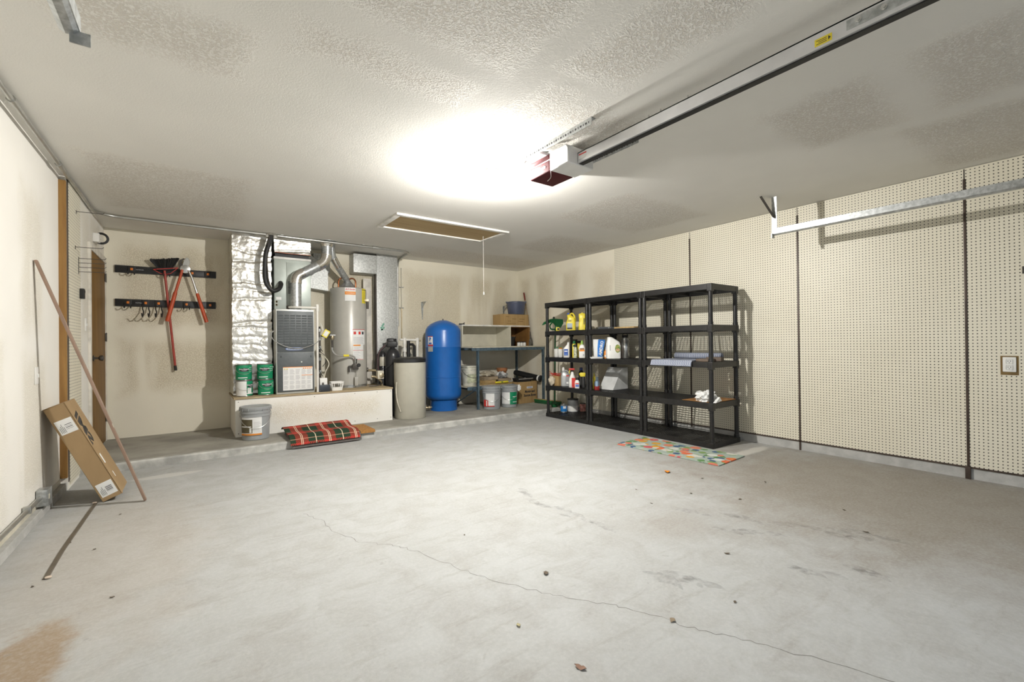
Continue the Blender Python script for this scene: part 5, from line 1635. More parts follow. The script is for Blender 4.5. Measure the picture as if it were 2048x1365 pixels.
G().loft([(0.0, 0.147, 0.087, 6), (0.006, 0.147, 0.087, 6)], 28).obj('tray_floor', M_black, t)
G().box(-0.165, -0.108, 0.045, 0.165, -0.102, 0.06).obj('grey_lip', M('grey_lip', (0.32, 0.30, 0.27), 0.6), t, False)
t = thing('drain_pipe', 'black corrugated drain pipe lying across the moving box', 'pipe', (4.9, 6.4, 0.47))
pts = [Vector((4.88, 6.66, 0.585)).lerp(Vector((5.0, 6.09, 0.500)), k / 40) for k in range(41)]
G().tube(pts, 0.05, 18, radii=[0.048 + 0.005 * (k % 2) for k in range(41)]).obj('pipe', M_rubber, t)
G().tube([pts[38], pts[40]], 0.056, 18).obj('white_ring', M_plastic_white, t)
G().tube([pts[40], pts[40] + Vector((0.012, -0.022, -0.006))], 0.060, 18).obj('end_cap', M_black, t)
settle(t)

# ------------------------------------------------------------------ black plastic shelving
SX0, SX1 = 4.41, 4.965
ZDECK = (0.056, 0.477, 0.910, 1.307, 1.742)
UW = 0.893


def shelf_unit(label, y0):
    t = thing('shelving_unit', label, 'shelf', (SX0, y0, 0), 0, 'black plastic shelving units')
    return t


def deck_meshes():
    w, d_ = UW, SX1 - SX0
    h = 0.062
    r = G()
    r.box(0, 0, -h, 0.014, w, 0, 0.003)
    r.box(d_ - 0.014, 0, -h, d_, w, 0, 0.003)
    r.box(0.014, 0, -h, d_ - 0.014, 0.014, 0, 0.003)
    r.box(0.014, w - 0.014, -h, d_ - 0.014, w, 0, 0.003)
    for cx in (0, d_ - 0.05):
        for cy in (0, w - 0.05):
            r.box(cx - 0.002, cy - 0.002, -h - 0.02, cx + 0.052, cy + 0.052, 0.001, 0.006)
    bm = r.bm
    bmesh.ops.recalc_face_normals(bm, faces=bm.faces)
    me1 = bpy.data.meshes.new('shelf_deck')
    bm.to_mesh(me1)
    bm.free()
    me1.materials.append(M_shelf)
    q = G()
    n = 15
    for i in range(n):
        x = 0.014 + (d_ - 0.028) * (i + 0.5) / n
        q.box(x - 0.006, 0.014, -0.004, x + 0.006, w - 0.014, -0.001)
    for j in range(22):
        y = 0.014 + (w - 0.028) * (j + 0.5) / 22
        q.box(0.014, y - 0.0035, -0.0045, d_ - 0.014, y + 0.0035, -0.0013)
    for y in (w * 0.33, w * 0.67):
        q.box(0.014, y - 0.006, -0.055, d_ - 0.014, y + 0.006, -0.016)
    bm = q.bm
    me2 = bpy.data.meshes.new('shelf_lattice')
    bm.to_mesh(me2)
    bm.free()
    me2.materials.append(M_shelf)
    return me1, me2


ME_RIM, ME_LAT = deck_meshes()
units = [('black plastic five-tier shelving unit holding rugs and a white bag', 2.530), ('black plastic five-tier shelving unit holding the white jug and blue bag', 3.432),
         ('black plastic five-tier shelving unit crowded with bottles and paint cans', 4.334)]
pg0 = G()
post = G().tube([(0, 0, 0), (0, 0, ZDECK[-1] - 0.03)], 0.023, 12)
for z in ZDECK[:-1]:
    post.cyl((0, 0, z + 0.001), (0, 0, z + 0.03), 0.027, 12)
post_o = None
for lab, y0 in units:
    t = shelf_unit(lab, y0)
    for z in ZDECK:
        d1 = link('shelf', ME_RIM, None, t)
        d1.location = (0, 0, z)
        stuff(link('lattice', ME_LAT, None, d1))
    for cx in (0.025, SX1 - SX0 - 0.025):
        for cy in (0.025, UW - 0.025):
            if post_o is None:
                post_o = post.obj('post', M_shelf, t)
                post_o.location = (cx, cy, 0)
            else:
                p_ = link('post', post_o.data, None, t)
                p_.location = (cx, cy, 0)
pg0.bm.free()

Z2, Z3, Z4, Z5 = 1.3075, 0.9105, 0.4775, 0.0565


def bottle(name, label, cat, x, y, z, secs, mat, cap=None, capmat=None, lab=None, rot=None, group=None, handle=None):
    t_ = thing(name, label, cat, (x, y, z), bearing(x, y) if rot is None else rot, group)
    bo = G().loft(secs, 28).obj('body', mat, t_)
    if cap:
        G().loft(cap, 20).obj('cap', capmat, t_)
    if lab:
        for i, (x0_, x1_, z0_, z1_, dy, mm) in enumerate(lab):
            G().box(x0_, -dy - 0.0008 - 0.0006 * i, z0_, x1_, -dy + 0.001, z1_, 0.0).obj('label', mm, t_, False)
    if handle:
        G().tube(smooth_path(handle[0], 5), handle[1], 8).obj('handle', mat, t_)
    return t_


# upper shelf
bottle('yellow_jug', 'large yellow jug with blue cap and grey label on the upper shelf', 'jug', 4.55, 4.80, Z2,
       [(0, .068, .045, 4), (.006, .072, .05, 4), (.12, .070, .049, 4), (.18, .058, .045, 3.4, .008, 0), (.225, .034, .034, 2.6, -.02, 0), (.24, .018, .018, 2, -.035, 0)], M_yelbottle,
       [(.238, .019, .019, 2, -.035, 0), (.262, .018, .018, 2, -.035, 0)], M_bluep, [(-.055, .02, .02, .11, .05, M('grey_blue_label', (0.38, 0.45, 0.50), 0.5)), (-.055, .02, .02, .045, .05, M_ink), (-.045, .01, .13, .16, .047, M('olive_label', (0.45, 0.38, 0.04), 0.5))],
       handle=([(-.02, 0, .235), (.02, 0, .255), (.05, 0, .22), (.068, 0, .14)], .013))
bottle('yellow_jug', 'plain narrow yellow jug without label on the upper shelf', 'jug', 4.55, 4.565, Z2,
       [(0, .05, .045, 4), (.006, .055, .05, 4), (.10, .052, .048, 4), (.13, .044, .045, 3.5), (.17, .046, .047, 4), (.225, .052, .045, 4), (.24, .040, .035, 3)], M_yelbottle,
       [(.24, .018, .018, 2), (.252, .017, .017, 2)], M_yelbottle, [(.02, .032, .08, .17, .047, M_ink)])
t = thing('tape_measure', 'yellow and black tape measure on the upper shelf edge', 'tape measure', (4.455, 4.985, Z2), bearing(4.5, 4.95))
G().box(-.028, -.018, 0, .028, .018, .058, .010, 3).obj('case', M_yelbottle, t)
G().box(-.010, -.0195, .012, .022, .0195, .046, .004).obj('black_grip', M_rubber, t)
# garden tool standing at the end of the shelves
gt_ = thing('garden_trimmer', 'green long handled garden trimmer with pistol grip standing at the shelf end', 'garden tool', (4.80, 5.46, ZS))
G().tube([(4.81, 5.48, ZS + 0.002), (4.71, 5.33, 1.36)], 0.012, 10).obj('pole', M_greenp, gt_)
hs = G().prism([(4.42, 1.405), (4.46, 1.455), (4.58, 1.505), (4.66, 1.515), (4.84, 1.51), (4.85, 1.44), (4.80, 1.38), (4.74, 1.345), (4.68, 1.345), (4.70, 1.40), (4.66, 1.44), (4.60, 1.455), (4.48, 1.425)], 'y', 5.285, 5.325, 0.006)
hs.obj('housing', M_greenp, gt_)
G().tube(smooth_path([(4.62, 5.305, 1.45), (4.575, 5.305, 1.40), (4.60, 5.305, 1.35), (4.68, 5.305, 1.345)], 5), 0.011, 8).obj('grip_loop', M_greenp, gt_)
G().lathe([(0.016, 0), (0.018, 0.02), (0.01, 0.032)], 12, 4.66, 5.305, 1.512).obj('black_knob', M_black, gt_)
G().lathe([(0.05, 0.0), (0.055, 0.03), (0.03, 0.06)], 16, 4.81, 5.48, ZS + 0.001).obj('foot', M_greenp, gt_)
settle(gt_)
pbm = thing('push_broom', 'green push broom head lying on the concrete step', 'broom', (4.93, 5.80, ZS))
mt = Matrix.Translation((0, 0, 0)) @ Matrix.Rotation(0.12, 4, 'Z')
G().box(-0.035, -0.29, 0.035, 0.035, 0.29, 0.068, 0.006, mat=mt).obj('broom_block', M_greenp, pbm)
G().box(-0.028, -0.285, 0.0, 0.028, 0.285, 0.036, 0.004, mat=mt).obj('bristles', M('green_bristle', (0.012, 0.09, 0.03), 0.7, 0, 0.2, 60, 0.6, 150), pbm)
G().box(-0.034, -0.28, 0.068, 0.03, 0.28, 0.074, mat=mt).obj('wood_strip', M_oldwood2, pbm, False)

# middle shelf, far unit
for i, (y, lab) in enumerate(((5.125, 'white plastic cup at the end of the bottle shelf'), (5.035, 'white plastic cup beside the blue labelled bottle'))):
    t = thing('white_cup', lab, 'cup', (4.55, y, Z3), 0, 'white cups on the middle shelf')
    G().lathe([(.034, 0), (.036, .003), (.041, .12), (.043, .122), (.043, .126), (.039, .126), (.034, .006), (.004, .006)], 24).obj('cup', M_plastic_white, t)
    G().prism([(-.03, .05), (.028, .05), (.034, .135 + .01 * i), (-.02, .145)], 'y', -.002, .002).obj('seed_packet', M_orange if i else M('packet_grey', (0.42, 0.45, 0.42), 0.6), t)
    G().prism([(-.02, .04), (.03, .04), (.038, .16), (.01, .155)], 'y', .010, .014).obj('seed_packet', M('packet_green', (0.10, 0.36, 0.10), 0.6), t)
bottle('white_bottle', 'white bottle with square dark blue label on the middle shelf', 'bottle', 4.535, 4.885, Z3,
       [(0, .044, .030, 4), (.005, .047, .033, 4), (.13, .047, .033, 4), (.155, .038, .030, 3, .01, 0), (.19, .02, .02, 2, .025, 0), (.205, .016, .016, 2, .027, 0)], M_plastic_white,
       [(.204, .018, .018, 2, .027, 0), (.228, .017, .017, 2, .027, 0)], M_plastic_white, [(-.038, .022, .03, .125, .033, M_bluep), (-.03, .014, .085, .10, .033, M_paper), (-.03, .014, .04, .055, .033, M('mid_blue', (0.10, 0.22, 0.60), 0.5))])
bottle('teal_bottle', 'small white bottle with teal cap behind the blue labelled bottle', 'bottle', 4.68, 5.00, Z3,
       [(0, .032, .032, 2), (.13, .032, .032, 2), (.16, .016, .016, 2)], M_plastic_white, [(.158, .022, .022, 2), (.20, .018, .018, 2)], M('teal_cap', (0.02, 0.30, 0.22), 0.4))
bottle('brown_bottle', 'dark brown capped bottle at the back of the bottle shelf', 'bottle', 4.76, 4.93, Z3,
       [(0, .05, .05, 2.4), (.005, .052, .052, 2.4), (.20, .052, .052, 2.4), (.24, .03, .03, 2)], M('dark_brown_plastic', (0.07, 0.035, 0.02), 0.4),
       [(.238, .036, .036, 2), (.27, .034, .034, 2)], M_rubber)
bottle('yellow_bottle', 'slim yellow bottle with green cap on the middle shelf', 'bottle', 4.56, 4.745, Z3,
       [(0, .030, .025, 3.5), (.19, .030, .025, 3.5), (.205, .018, .018, 2)], M_yelbottle, [(.204, .022, .022, 2), (.245, .020, .020, 2)], M_greenp, [(-.02, .022, .16, .185, .025, M_greenp)])
bottle('yellow_bottle', 'yellow carton shaped bottle with black top behind the slim yellow bottle', 'bottle', 4.72, 4.80, Z3,
       [(0, .032, .032, 5), (.215, .032, .032, 5)], M_yelbottle, [(.215, .033, .033, 5), (.245, .028, .028, 4)], M_rubber)
bottle('spray_can', 'pale spray can with black spots and white nozzle on the middle shelf', 'spray can', 4.515, 4.675, Z3,
       [(0, .027, .027, 2), (.14, .027, .027, 2), (.16, .018, .018, 2)], M('spotted_can', (0.78, 0.80, 0.62), 0.4, 0, 0, 40, 0, 80, (0.20, 0.22, 0.12)),
       [(.158, .024, .024, 2), (.19, .023, .023, 2), (.195, .012, .012, 2)], M_rubber)
bottle('white_bottle', 'white bottle with orange label band and green spout on the middle shelf', 'bottle', 4.52, 4.545, Z3,
       [(0, .042, .032, 4), (.005, .046, .036, 4), (.14, .045, .035, 4), (.18, .03, .028, 3), (.195, .015, .015, 2)], M_plastic_white,
       [(.194, .018, .018, 2), (.235, .017, .017, 2), (.25, .008, .008, 2)], M('lime_cap', (0.32, 0.55, 0.10), 0.4), [(-.036, .036, .095, .118, .036, M_orange), (-.03, .03, .12, .14, .036, M('brown_fly', (0.25, 0.12, 0.05), 0.5)), (.01, .03, .03, .055, .036, M_greyink)])
# middle shelf, second unit
t = thing('product_bag', 'blue and white product bag with slanted lettering on the middle shelf', 'bag', (4.56, 4.275, Z3), bearing(4.56, 4.275) + 0.1)
G().loft([(0, .055, .030, 4), (.02, .062, .040, 3), (.12, .066, .038, 3), (.20, .075, .022, 4, .006, 0), (.262, .085, .003, 6, .012, 0)], 28).obj('pouch', M_paper, t)
G().prism([(-.012, .02), (.055, .02), (.085, .20), (.098, .255), (.0, .258), (-.01, .15)], 'y', -.0415, -.0385).obj('blue_panel', M('bag_blue', (0.03, 0.20, 0.62), 0.35), t)
text('AMDRO', 0.055, M_paper, t, (.040, -.0422, .14), (0.16, 0, 1), (-1, 0, 0.16), 0.002)
bottle('teal_tube', 'slim white and teal tube beside the blue product bag', 'tube', 4.50, 4.385, Z3, [(0, .022, .022, 2), (.20, .024, .024, 2), (.245, .022, .010, 2)], M_plastic_white,
       [(.19, .0255, .0255, 2), (.25, .0225, .012, 2)], M('teal_print', (0.03, 0.33, 0.45), 0.4))
bottle('orange_bottle', 'small orange bottle with white cap beside the white jug', 'bottle', 4.60, 4.155, Z3, [(0, .034, .030, 3), (.09, .034, .030, 3), (.115, .018, .018, 2)], M_orange,
       [(.114, .016, .016, 2), (.16, .012, .012, 2)], M_plastic_white, [(-.028, .028, .02, .045, .030, M_paper)])
bottle('white_jug', 'large white jug with green oval label on the middle shelf', 'jug', 4.56, 4.00, Z3,
       [(0, .088, .055, 4.5), (.006, .094, .06, 4.5), (.17, .094, .06, 4.5), (.22, .085, .055, 4, -.004, 0), (.262, .05, .045, 3, -.03, 0), (.285, .035, .035, 2.4, -.045, 0), (.292, .02, .02, 2, -.045, 0)], M_plastic_white,
       None, None, [(-.062, -.052, .11, .18, .06, M_greyink)], rot=bearing(4.56, 4.0) + 0.25)
jug = [o for o in bpy.data.objects if o.name.startswith('white_jug')][0]
ov = G().loft([(0, .034, .055, 2), (.0015, .034, .055, 2)], 28)
bmesh.ops.transform(ov.bm, matrix=Matrix.Translation((.042, -.0595, .135)) @ Matrix.Rotation(PI / 2, 4, 'X'), verts=ov.bm.verts)
ovo = ov.obj('oval_label', M('oval_green', (0.05, 0.20, 0.05), 0.4, 0, 0, 40, 0, 80, (0.45, 0.42, 0.10)), jug)
ov = G().loft([(0, .028, .020, 2), (.001, .028, .020, 2)], 20)
bmesh.ops.transform(ov.bm, matrix=Matrix.Translation((.044, -.061, .118)) @ Matrix.Rotation(PI / 2, 4, 'X'), verts=ov.bm.verts)
ov.obj('label_flower', M('label_cream', (0.62, 0.62, 0.40), 0.5, 0, 0, 50, 0, 80, (0.55, 0.15, 0.05)), ovo)
t = thing('steel_flask', 'silver flask with black handled lid behind the white jug', 'flask', (4.80, 4.00, Z3), bearing(4.8, 4.0))
G().lathe([(.05, 0), (.055, .008), (.055, .24), (.04, .27), (.036, .28)], 28).obj('body', M_steel, t)
G().lathe([(.038, .278), (.04, .30), (.03, .315)], 20).obj('lid', M_rubber, t)
G().tube([(.035 * math.cos(a), 0, .305 + .035 * math.sin(a)) for a in [PI * k / 10 for k in range(11)]], .005, 8).obj('lid_handle', M_rubber, t)
t = thing('brown_basket', 'dark brown rounded basket at the back of the middle shelf', 'basket', (4.80, 4.23, Z3))
G().lathe([(.07, 0), (.09, .04), (.10, .14), (.09, .22), (.05, .26), (.02, .265)], 24).obj('body', M('basket_brown', (0.10, 0.05, 0.025), 0.7, 0, 0.2, 60, 0.5, 120), t)
G().lathe([(.102, .13), (.104, .14), (.102, .15)], 24, 0, 0, 0, False).obj('band', M_walnut, t)
t = thing('paper_tray', 'shallow white tray of dark scraps on the middle shelf edge', 'tray', (4.47, 4.215, Z3), bearing(4.47, 4.2))
G().loft([(0, .08, .035, 5), (.022, .095, .045, 5), (.022, .090, .040, 5), (.004, .076, .031, 5), (0, .08, .035, 5)], 24, False).obj('tray', M_paper, t)
G().loft([(0.0, .078, .033, 5), (.012, .082, .036, 5)], 24).obj('scraps', M('scraps', (0.16, 0.10, 0.07), 0.8, 0, 0.3, 60, 0.6, 120), t)
# upper shelf, second unit
t = thing('tool_case', 'flat dark grey tool case on the upper shelf', 'case', (4.60, 4.13, Z2), bearing(4.6, 4.1) + 0.3)
G().box(-.15, -.08, 0, .15, .08, .032, .010, 3).obj('case', M('case_grey', (0.07, 0.075, 0.08), 0.4), t)
G().box(-.02, -.0825, .010, .02, -.079, .024, .002).obj('latch', M_steel, t)
t = thing('wire_coil', 'thin black wire curling over the upper shelf edge', 'wire', (4.47, 4.30, Z2))
G().tube(smooth_path([(0.05, -0.12, .004), (0, -0.05, .004), (-.02, 0.02, .015), (0.0, 0.06, .004)], 5), .003, 6).obj('wire', M_rubber, t)
plank('wood_plank', 'flat brown board lying on the upper shelf beside the tool case', 4.52, 3.62, Z2 + .0005, 4.72, 3.95, Z2 + 0.022, M_oldwood2)
# lower shelf, far unit
t = thing('cardboard_box', 'small open cardboard box of red netting on the lower shelf', 'box', (4.60, 5.105, Z4))
G().box(-.11, -.09, 0, .11, -.086, .15).box(-.11, .086, 0, .11, .09, .15).box(-.11, -.086, 0, -.106, .086, .15).box(.106, -.086, 0, .11, .086, .15).box(-.106, -.086, 0, .106, .086, .004).obj('carton', M_card2, t, False)
ne = G()
for k in range(26):
    a = random.uniform(0, 2 * PI)
    p = Vector((random.uniform(-.10, .10), random.uniform(-.08, .12), random.uniform(.12, .18)))
    q = p + Vector((random.uniform(-.12, .08), random.uniform(-.09, .14), random.uniform(-.02, .05)))
    ne.tube([p, q], .004, 5)
t = stuff(tag(ne.obj('red_netting', M_redwire, None), 'tangle of red plastic netting spilling from the small open box', 'netting'))
t.location = (4.575, 5.105, Z4)
pgb = blob(0, 0, 0, .055, .05, .07, .25, 2.0, 3.0)
t = tag(pgb.obj('paper_bag', M('bag_cream', (0.62, 0.54, 0.42), 0.8, 0, 0.15, 20), None), 'cream paper bag slumped beside the small open box', 'bag')
t.location = (4.455, 5.135, Z4 + .074)
bottle('grey_jug', 'silver grey jug with white pump cap on the lower shelf', 'jug', 4.545, 4.925, Z4,
       [(0, .062, .05, 4.5), (.006, .068, .055, 4.5), (.15, .068, .055, 4.5), (.205, .045, .045, 3.2, -.015, 0), (.235, .022, .022, 2, -.03, 0)], M_silver,
       [(.233, .021, .021, 2, -.03, 0), (.262, .020, .020, 2, -.03, 0), (.285, .010, .010, 2, -.03, 0)], M_plastic_white,
       [(.0, .06, .03, .15, .055, M('grey_print', (0.30, 0.30, 0.31), 0.5)), (.01, .05, .13, .17, .0535, M_red), (.012, .045, .04, .07, .055, M_paper)],
       handle=([(-.01, 0, .235), (.03, 0, .225), (.062, 0, .17)], .011))
bottle('spray_bottle', 'white spray bottle with red trigger and red label on the lower shelf', 'spray bottle', 4.505, 4.735, Z4,
       [(0, .048, .040, 3.5), (.006, .052, .044, 3.5), (.12, .050, .042, 3.2), (.19, .024, .024, 2.2), (.23, .017, .017, 2)], M_plastic_white,
       [(.228, .020, .020, 2), (.252, .019, .019, 2)], M_black, [(-.01, .045, .0, .14, .043, M_red)])
spb = [o for o in bpy.data.objects if o.name.startswith('spray_bottle')][0]
G().box(-.05, -.014, .252, .035, .014, .278, .006).obj('trigger_head', M_redwire, spb)
G().tube([(-.03, 0, .255), (-.045, 0, .225), (-.04, 0, .20)], .006, 8).obj('trigger', M_yellow, spb)
bottle('spray_bottle', 'short clear bottle with blue label and black trigger on the lower shelf', 'spray bottle', 4.47, 4.60, Z4,
       [(0, .034, .028, 3), (.09, .034, .028, 3), (.12, .02, .02, 2)], M_plastic_white, [(.118, .024, .024, 2), (.15, .022, .022, 2)], M_black, [(-.024, .024, .02, .055, .028, M('label_blue', (0.12, 0.20, 0.55), 0.5)), (-.024, .024, .06, .075, .028, M_red)])
bottle('spray_gun', 'yellow and green water spray gun between bottles on the lower shelf', 'spray gun', 4.62, 4.625, Z4,
       [(0, .03, .026, 3), (.13, .03, .026, 3), (.16, .02, .02, 2)], M_rubber, [(.158, .034, .02, 3, -.01, 0), (.20, .05, .018, 3, -.015, 0), (.215, .03, .015, 3, -.01, 0)], M_yellow)
bottle('black_bottle', 'black ribbed bottle behind the spray bottles on the lower shelf', 'bottle', 4.70, 4.75, Z4,
       [(0, .04, .04, 2), (.20, .04, .04, 2), (.24, .02, .02, 2)], M_rubber, [(.238, .024, .024, 2), (.28, .022, .022, 2)], M('navy_cap', (0.03, 0.05, 0.20), 0.4))
# lower shelf, second unit
bottle('spray_bottle', 'dark bottle of red liquid beside the white folded panel', 'spray bottle', 4.51, 4.255, Z4,
       [(0, .036, .032, 3), (.055, .037, .033, 3)], M('red_liquid', (0.28, 0.02, 0.02), 0.15), [(.0551, .0365, .0325, 3), (.10, .036, .032, 3), (.14, .02, .02, 2), (.175, .018, .018, 2), (.18, .012, .012, 2)], M('smoky_plastic', (0.10, 0.13, 0.16), 0.2),
       [(-.02, .01, .05, .12, .034, M('label_sky', (0.28, 0.40, 0.55), 0.4))])
bottle('yellow_tube', 'slim yellow tube with white nozzle on the lower shelf', 'tube', 4.56, 4.355, Z4, [(0, .020, .020, 2), (.16, .020, .020, 2), (.18, .010, .010, 2), (.23, .003, .003, 2)], M_yelbottle)
t = thing('plastic_bin', 'translucent white folded plastic bin at the back of the lower shelf', 'bin', (4.78, 4.20, Z4))
M_trans = M('milky_plastic', (0.62, 0.63, 0.62), 0.3, 0, 0.08)
G().prism([(-.17, .003), (.14, .003), (.14, .30), (.02, .30)], 'y', .10, .112, .002).obj('side_panel', M_trans, t)
G().prism([(-.17, .003), (.14, .003), (.14, .30), (.02, .30)], 'y', -.14, -.128, .002).obj('side_panel', M_trans, t)
G().prism([(-.17, .003), (-.162, .003), (.028, .298), (.02, .298)], 'y', -.128, .10).obj('front_panel', M_trans, t)
G().box(.128, -.128, .003, .14, .10, .30).obj('back_panel', M_trans, t)
G().box(-.16, -.128, 0, .128, .10, .004).obj('base', M_trans, t)
# bottom shelf cans
def tin(name, label, x, y, r, h, mat, wrapmat=None, lid=M_steel, z0=0.012, z1=None):
    t_ = thing(name, label, 'can', (x, y, Z5), bearing(x, y))
    G().lathe([(r, 0), (r + .001, .003), (r, .006), (r, h - .006), (r + .0015, h - .003), (r + .0015, h), (r - .006, h), (r - .008, h - .005), (.01, h - .005)], 28).obj('can', mat, t_)
    if wrapmat:
        G().cyl_patch(r, -PI, PI, z0, z1 or h - .012, 28).obj('wrap', wrapmat, t_)
    return t_


c1 = tin('paint_tin', 'small blue tin with steel top on the bottom shelf', 4.665, 5.10, .05, .115, M_steel, M('tin_blue', (0.02, 0.22, 0.60), 0.35), z1=.098)
G().cyl_patch(.0508, -.2, .7, .06, .095, 8).obj('white_print', M_paper, c1)
G().lathe([(.03, .110), (.022, .118), (.018, .128), (.004, .130)], 18).obj('cap', M_steel, c1)
c2 = tin('paint_tin', 'large silver and white paint can on the bottom shelf', 4.82, 5.06, .083, .19, M_silver, M_plastic_white, z0=.01, z1=.095)
G().lathe([(.086, .182), (.086, .198), (.08, .20)], 28).obj('black_lid', M_black, c2)
c3 = tin('paint_tin', 'reddish brown tin beside the silver can on the bottom shelf', 4.90, 4.925, .045, .135, M_darksteel, M('tin_red', (0.22, 0.05, 0.035), 0.4, 0, 0, 25, 0, 80, (0.55, 0.25, 0.20)))

# ------------------------------------------------------------------ rugs and bag on the near shelves
def woven_mat():
    m, nt, b = new_mat('blue_woven')
    oc = objcoord(nt)
    s = sep(nt, oc)
    f1 = mth(nt, 'FRACT', mth(nt, 'MULTIPLY', s[1], 45.0))
    f2 = mth(nt, 'FRACT', mth(nt, 'MULTIPLY', s[0], 45.0))
    ck_ = mth(nt, 'ABSOLUTE', mth(nt, 'SUBTRACT', mth(nt, 'GREATER_THAN', f1, 0.5), mth(nt, 'GREATER_THAN', f2, 0.5)))
    n_ = noise_tex(nt, oc, 90, 3)
    c = mixrgb(nt, mth(nt, 'MULTIPLY', ck_, 0.7), (0.17, 0.20, 0.29), (0.56, 0.57, 0.58))
    c = mixrgb(nt, mth(nt, 'MULTIPLY', n_, 0.4), c, (0.12, 0.14, 0.22))
    nt.links.new(c, b.inputs['Base Color'])
    b.inputs['Roughness'].default_value = 0.95
    bump(nt, b, n_, 0.8, 0.004)
    return m


MWV = woven_mat()
t = thing('woven_rug', 'blue grey woven rug folded on the middle shelf, hanging over its edge', 'rug', (4.60, 2.98, Z3))
v, f = [], []
prof = [(-.225, -.055), (-.215, -.02), (-.20, .006), (-.15, .009), (0.0, .008), (.15, .010), (.26, .009)]
g_ = G()
rows = 16
for i in range(rows + 1):
    y = -.235 + .52 * i / rows
    for j, (x, z) in enumerate(prof):
        w = .003 * noise.noise(Vector((x * 9, y * 9, 2)))
        v.append((x, y - .05 * x, z + w + .006))
        v.append((x + (.010 if z < .004 else 0), y - .05 * x, z - .006 if z > .004 else z))
n = len(prof)
for i in range(rows):
    for j in range(n - 1):
        a = (i * n + j) * 2
        b_ = ((i + 1) * n + j) * 2
        f.append((a, a + 2, b_ + 2, b_))
        f.append((a + 1, b_ + 1, b_ + 3, a + 3))
    f.append((i * n * 2, (i + 1) * n * 2, (i + 1) * n * 2 + 1, i * n * 2 + 1))
    e = (n - 1) * 2
    f.append((i * n * 2 + e, i * n * 2 + e + 1, (i + 1) * n * 2 + e + 1, (i + 1) * n * 2 + e))
for j in range(n - 1):
    f.append((j * 2, j * 2 + 1, j * 2 + 3, j * 2 + 2))
    e = rows * n * 2
    f.append((e + j * 2, e + j * 2 + 2, e + j * 2 + 3, e + j * 2 + 1))
g_.add(v, f)
g_.obj('rug_flap', MWV, t)
rr_ = G()
pr_ = []
for k in range(30):
    a = k / 29 * 2 * PI * 1.8
    r_ = .020 + .018 * k / 29
    pr_.append((r_ * math.cos(a), r_ * math.sin(a)))
vv, ff = [], []
for k, (px, pz) in enumerate(pr_):
    for y in (-.36, .22):
        vv.append((.17 + px, y, .055 + pz))
for k in range(len(pr_) - 1):
    ff.append((2 * k, 2 * k + 1, 2 * k + 3, 2 * k + 2))
rr_.add(vv, ff)
ro = rr_.obj('rug_roll', MWV, t)
sol = ro.modifiers.new('thickness', 'SOLIDIFY')
sol.thickness = .007
plank('wood_block', 'dark brown wood block lying on the blue rug end of the shelf', 4.455, 2.60, Z3 + .0005, 4.60, 2.745, Z3 + .03, M('block_brown', (0.13, 0.095, 0.07), 0.7), 'block')
plank('wood_block', 'long dark brown wood slat in front of the other block', 4.60, 2.56, Z3 + .0005, 4.72, 2.72, Z3 + .045, M('block_brown', (0.13, 0.095, 0.07), 0.7), 'block', 0.3)
plank('hardboard_sheet', 'thin orange brown hardboard sheet lying on the lower shelf', 4.425, 2.545, Z4 + .0005, 4.93, 2.90, Z4 + .006, M('hardboard', (0.34, 0.16, 0.05), 0.6, 0, 0.12), 'board', 0.0)
wbag = blob(0, 0, 0, .11, .10, .06, .55, 2.2, 14.0, 4, None)
for vtx in wbag.bm.verts:
    vtx.co.z = max(vtx.co.z, -.045)
t = thing('plastic_bag', 'crumpled white plastic bag on the hardboard sheet of the lower shelf', 'bag', (4.52, 2.66, Z4 + .0515))
wbag.obj('bag', M('white_bag', (0.80, 0.80, 0.78), 0.4, 0, 0.05), t)
G().prism([(-.06, -.04), (.02, -.03), (-.02, .01), (-.10, -.045)], 'y', -.16, -.09).obj('bag_tail', M('white_bag', (0.80, 0.80, 0.78), 0.4, 0, 0.05), t)

